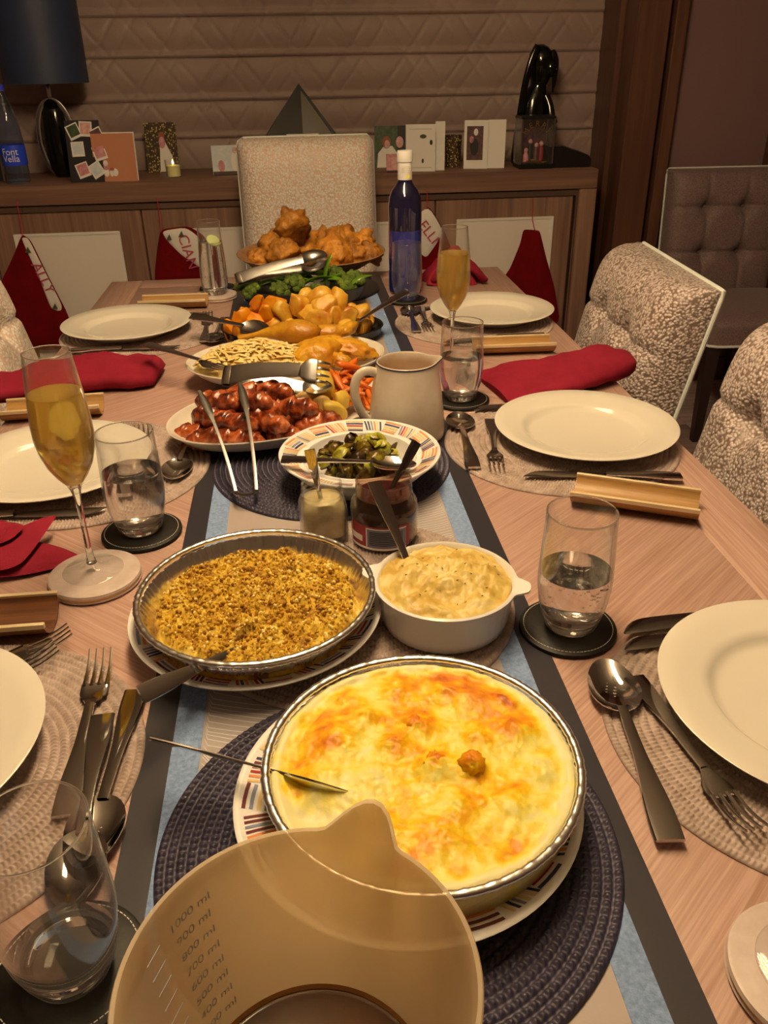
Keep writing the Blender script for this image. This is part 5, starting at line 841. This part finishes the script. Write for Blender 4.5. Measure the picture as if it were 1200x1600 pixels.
# ---- foil tins on striped plates
def striped_plate(label, x, y, z, r, seed):
    p = thing('striped_plate', label, 'plate', (x, y, z), rz=seed, group='striped rim plates'); k_ = r/.128
    O('plate_body', lathe([(0, .002), (.070*k_, .002), (.073*k_, 0), (.078*k_, 0), (.095*k_, .007), (.124*k_, .020), (.128*k_, .0215), (.1285*k_, .023), (.127*k_, .0238), (.124*k_, .023), (.095*k_, .0125), (.083*k_, .0075), (.078*k_, .006), (0, .0055)], 96), 'sauce_dish', p, smooth=45); rim_stripes(p, .095*k_, .0125, .124*k_, .023, 26, seed); return p
striped_plate('striped-rim plate under the round stuffing tin', -.0953, .7025, ZM+.0016, .1275, 6); striped_plate('striped-rim plate under the cauliflower cheese tin', .026, .446, ZM+.0022, .1315, 9)
def foil_tin(label, x, y, z, r, h, rb):
    t_ = thing('foil_tin', label, 'foil tin', (x, y, z), group='foil tins'); n_ = 360; rs_ = np.random.default_rng(int(r*1e5)); jit = rs_.normal(0, 1, n_)
    def rg(r_, zz, amp): return [((r_+amp*(sin(90*a)*.6+.4*sin(61*a+1)+.25*jit[i]))*cos(a), (r_+amp*(sin(90*a)*.6+.4*sin(61*a+1)+.25*jit[i]))*sin(a), zz) for i, a in enumerate(np.linspace(0, 2*PI, n_, endpoint=False))]
    O('tin_wall', loft([rg(rb*.3, .0006, 0), rg(rb-.003, .0, 0), rg(rb, .003, .0004), rg((rb+r)/2, h*.5, .0009), rg(r-.004, h-.003, .0008), rg(r-.0045, h-.0035, .0008), rg((rb+r)/2-.0006, h*.5, .0009), rg(rb-.0008, .0035, .0004), rg(rb*.3, .0014, 0)], cap=True), 'foil', t_, smooth=180)
    nr_ = 14; rings = []
    for i, a in enumerate(np.linspace(0, 2*PI, 300, endpoint=False)):
        rr = .0036*(1+.05*sin(75*a)+.06*math.sin(131*a+2)+.05*math.sin(47*a+1)); rings.append([((r-.0012+rr*cos(q))*cos(a), (r-.0012+rr*cos(q))*sin(a), h+.0006+rr*.75*sin(q)) for q in np.linspace(0, 2*PI, nr_, endpoint=False)])
    O('crimped_rim', loft(rings, close=True), 'foil', t_, smooth=180); return t_
f1 = foil_tin('round foil tin holding the crumbly stuffing', -.0935, .6965, ZM+.0080, .1180, .040, .093); f2 = foil_tin('round foil tin holding the cauliflower cheese', .0378, .4506, ZM+.0088, .1190, .041, .095)
def stf(x, y, r_): P = np.stack([x, y, 0*x], -1); return .0285+.0045*nz(P, 26, 4, 3)+.0050*nz(P, 75, 2, 4)+.0032*nz(P, 210, 7, 3)-.016*np.clip((r_-.90)/.10, 0, 1)**2
V, F = disc(.1035, .1035, 110, 300, stf, .0035); so = O('stuffing', (V, F), 'stuffing', loc=tuple(f1.location), label='golden crumbly baked stuffing filling the round foil tin', cat='stuffing', kind='stuff', smooth=180); attr(so, np.clip(.50+.42*nz(V, 40, 3, 4)+.30*nz(V, 160, 5, 3), 0, 1))
rs = np.random.default_rng(77); cmb = [[], [], []]
for i in range(2600):
    a = rs.uniform(0, 2*PI); r_ = math.sqrt(rs.uniform(0, .92)); x, y = .1035*r_*cos(a), .1035*r_*sin(a); s = rs.uniform(.0008, .0026); z = float(stf(np.array([x]), np.array([y]), np.array([r_]))[0]); cmb[0 if i % 3 else (1 if i % 2 else 2)].append(tf(ico(1) if s > .0016 else (np.array([(1, 0, 0), (-1, 0, 0), (0, 1, 0), (0, -1, 0), (0, 0, 1), (0, 0, -1)], float), [(0, 2, 4), (2, 1, 4), (1, 3, 4), (3, 0, 4), (2, 0, 5), (1, 2, 5), (3, 1, 5), (0, 3, 5)]), (x, y, z+s*.4), tuple(rs.uniform(0, 3, 3)), (s, s*rs.uniform(.6, 1.2), s*.8)))
for b_, m in zip(cmb, ('crumb', 'crumb_pale', 'crumb_dark')): O('crumbs', join(*b_), m, so, kind='stuff', smooth=None, fix=False)
serving_spoon('serving spoon with its bowl buried in the stuffing', (-.188, .553, .801), (-.092, .641, .783), (.62, -.35, .70), s=.80)
FLO = [(-.062, .030, .024, .013), (-.036, .052, .018, .010), (.004, .040, .018, .012), (.052, .058, .020, .010), (.078, .022, .022, .012), (.010, -.006, .017, .013), (.036, -.012, .014, .016), (-.075, -.008, .020, .009), (-.02, .018, .016, .010), (.030, .078, .02, .010), (-.01, .082, .022, .009), (.085, -.02, .020, .009), (.058, -.050, .022, .009), (-.045, -.055, .024, .008), (.0, -.070, .024, .008), (-.055, .075, .018, .008), (.045, .022, .018, .009), (-.04, -.012, .018, .007), (.080, .055, .016, .010), (.02, -.045, .018, .008)]
def chz(x, y, r_):
    P = np.stack([x, y, 0*x], -1); z = .0365+.0022*nz(P, 22, 5, 4)+.0011*nz(P, 90, 2, 3)+.003*np.exp(-((r_-.97)/.04)**2)
    for fx, fy, fr_, fh in FLO: q = ((x-fx)**2+(y-fy)**2)/fr_**2; z = z+fh*np.exp(-q*1.8)*(1+.25*nz(P, 130, int(fx*1000), 2))*.62
    return z-.008*np.exp(-((x+.082)**2/.022**2+(y+.040)**2/.016**2))
V, F = disc(.1135, .1135, 110, 300, chz, .0035); co = O('cauliflower_cheese', (V, F), 'cheese', loc=tuple(f2.location), label='browned cauliflower cheese filling the large round foil tin', cat='cauliflower cheese', smooth=180)
rr = np.hypot(V[:, 0], V[:, 1])/.1135; brown = .34+.26*nz(V, 30, 1, 4)+.16*nz(V, 85, 6, 3)
for i, (fx, fy, fr_, fh) in enumerate(FLO): brown += (.34 if fh > .0095 else .16)*np.exp(-((V[:, 0]-fx)**2+(V[:, 1]-fy)**2)/(fr_*.8)**2)*(.7+.6*nz(V, 70, i, 3))
brown += .22*np.exp(-((V[:, 1]-.058)**2/.022**2))*(rr < .85)*(.6+.8*nz(V, 45, 12, 3))+.10*np.exp(-((rr-.86)/.06)**2)-.30*np.exp(-((rr-.98)/.05)**2)-.30*np.exp(-((V[:, 0]+.082)**2/.03**2+(V[:, 1]+.040)**2/.02**2)); attr(co, np.clip(brown, .02, .98))
def fl_g(seed):
    V, F = ico(3); V = V*(1+.30*nz(V, 3.6, seed, 4))[:, None]; return V*np.array((.0100, .0095, .0085)), F
for i, (x, y, dz) in enumerate(((.036, -.012, .003), (.010, -.004, -.002), (.0, .040, -.003))):
    z = float(chz(np.array([x]), np.array([y]), np.array([.3]))[0]); V, F = fl_g(i+3); f_ = O('browned_floret', (V, F), 'cheese', co, loc=(x, y, z-.006+dz), smooth=180); attr(f_, np.clip(.55+.22*V[:, 2]/.010+.25*nz(V, 90, i, 3), .2, .90))
serving_spoon('serving spoon dipping into the near left of the cauliflower cheese', (-.168, .490, .806), (-.008, .424, .789), (.10, .80, .58), s=.85)
# ---- plastic measuring jug of gravy
mg = thing('measuring_jug', 'frosted plastic measuring jug with a little brown gravy', 'jug', (-.053, .232, ZT+.002), R(65)); n_ = 128
def mj_ring(r_, z, sp): 
    o_ = []
    for a in np.linspace(0, 2*PI, n_, endpoint=False):
        d = (a+PI) % (2*PI)-PI; k_ = math.sin(max(0, 1-abs(d)/.27)*PI/2)**1.6; rr = r_+sp*.72*k_; o_.append((rr*cos(a), rr*sin(a), z+sp*.10*k_))
    return o_
JR = [(.060, 0, 0), (.063, .003, 0), (.066, .02, 0), (.074, .075, 0), (.0795, .115, .010), (.0815, .132, .024), (.0830, .141, .0300), (.0848, .1435, .0310), (.0850, .1455, .0310), (.0842, .1470, .0310), (.0822, .1465, .0300)]
inn = [(.0805, .1395, .0290), (.0795, .131, .0235), (.0775, .114, .0100), (.072, .074, 0), (.064, .02, 0), (.061, .005, 0)]
O('jug_wall', loft([mj_ring(.01, .0012, 0)]+[mj_ring(*q) for q in JR+inn]+[mj_ring(.01, .004, 0)]), 'frosted_plastic', mg, smooth=50)
O('gravy', lathe([(0, .0045), (.0612, .0055), (.0638, .0185), (.0655, .030), (.0640, .0305), (.0625, .0296), (0, .0292)], 72), 'gravy', mg, smooth=60); O('gravy_tidemark', lathe([(.0655, .0302), (.0663, .0335), (.0660, .0337), (.0648, .0306)], 72), 'gravy_rim', mg)
O('gravy_specks', join(*[tf(lathe([(0, 0), (r_, .0001), (r_*.6, .0006), (0, .0008)], 10), (x, y, .0294)) for x, y, r_ in ((.02, .01, .0016), (-.01, .03, .0010), (.035, -.02, .0008), (.01, -.015, .0007), (.03, .025, .0006))]), 'ink', mg)
for i, (txt) in enumerate(('1000', '900', '800', '700', '600', '500', '400', '300')):
    z = .128-i*.0115; me = text_mesh(txt+' ml', .0085); r_ = float(np.interp(z, [.02, .075, .115, .132], [.0645, .0724, .0779, .0799]))-.0009
    for v in me.vertices: a = R(72)-v.co.x/r_; v.co = Vector((r_*cos(a)*(1), r_*sin(a), z+v.co.y))
    O('lettering', me, 'jug_print', mg); O('scale_line', tf(box(-.006, .006, -.0002, .0002, 0, .0006), (r_*cos(R(92)), r_*sin(R(92)), z), (0, 0, R(182))), 'jug_print', mg)
O('handle', sweep(bez((-.079, 0, .134), (-.128, 0, .140), (-.130, 0, .095), (-.118, 0, .035), (-.071, 0, .045), n=24), .022, .008, up=(0, 1, 0), n=12, p=3), 'frosted_plastic', mg)
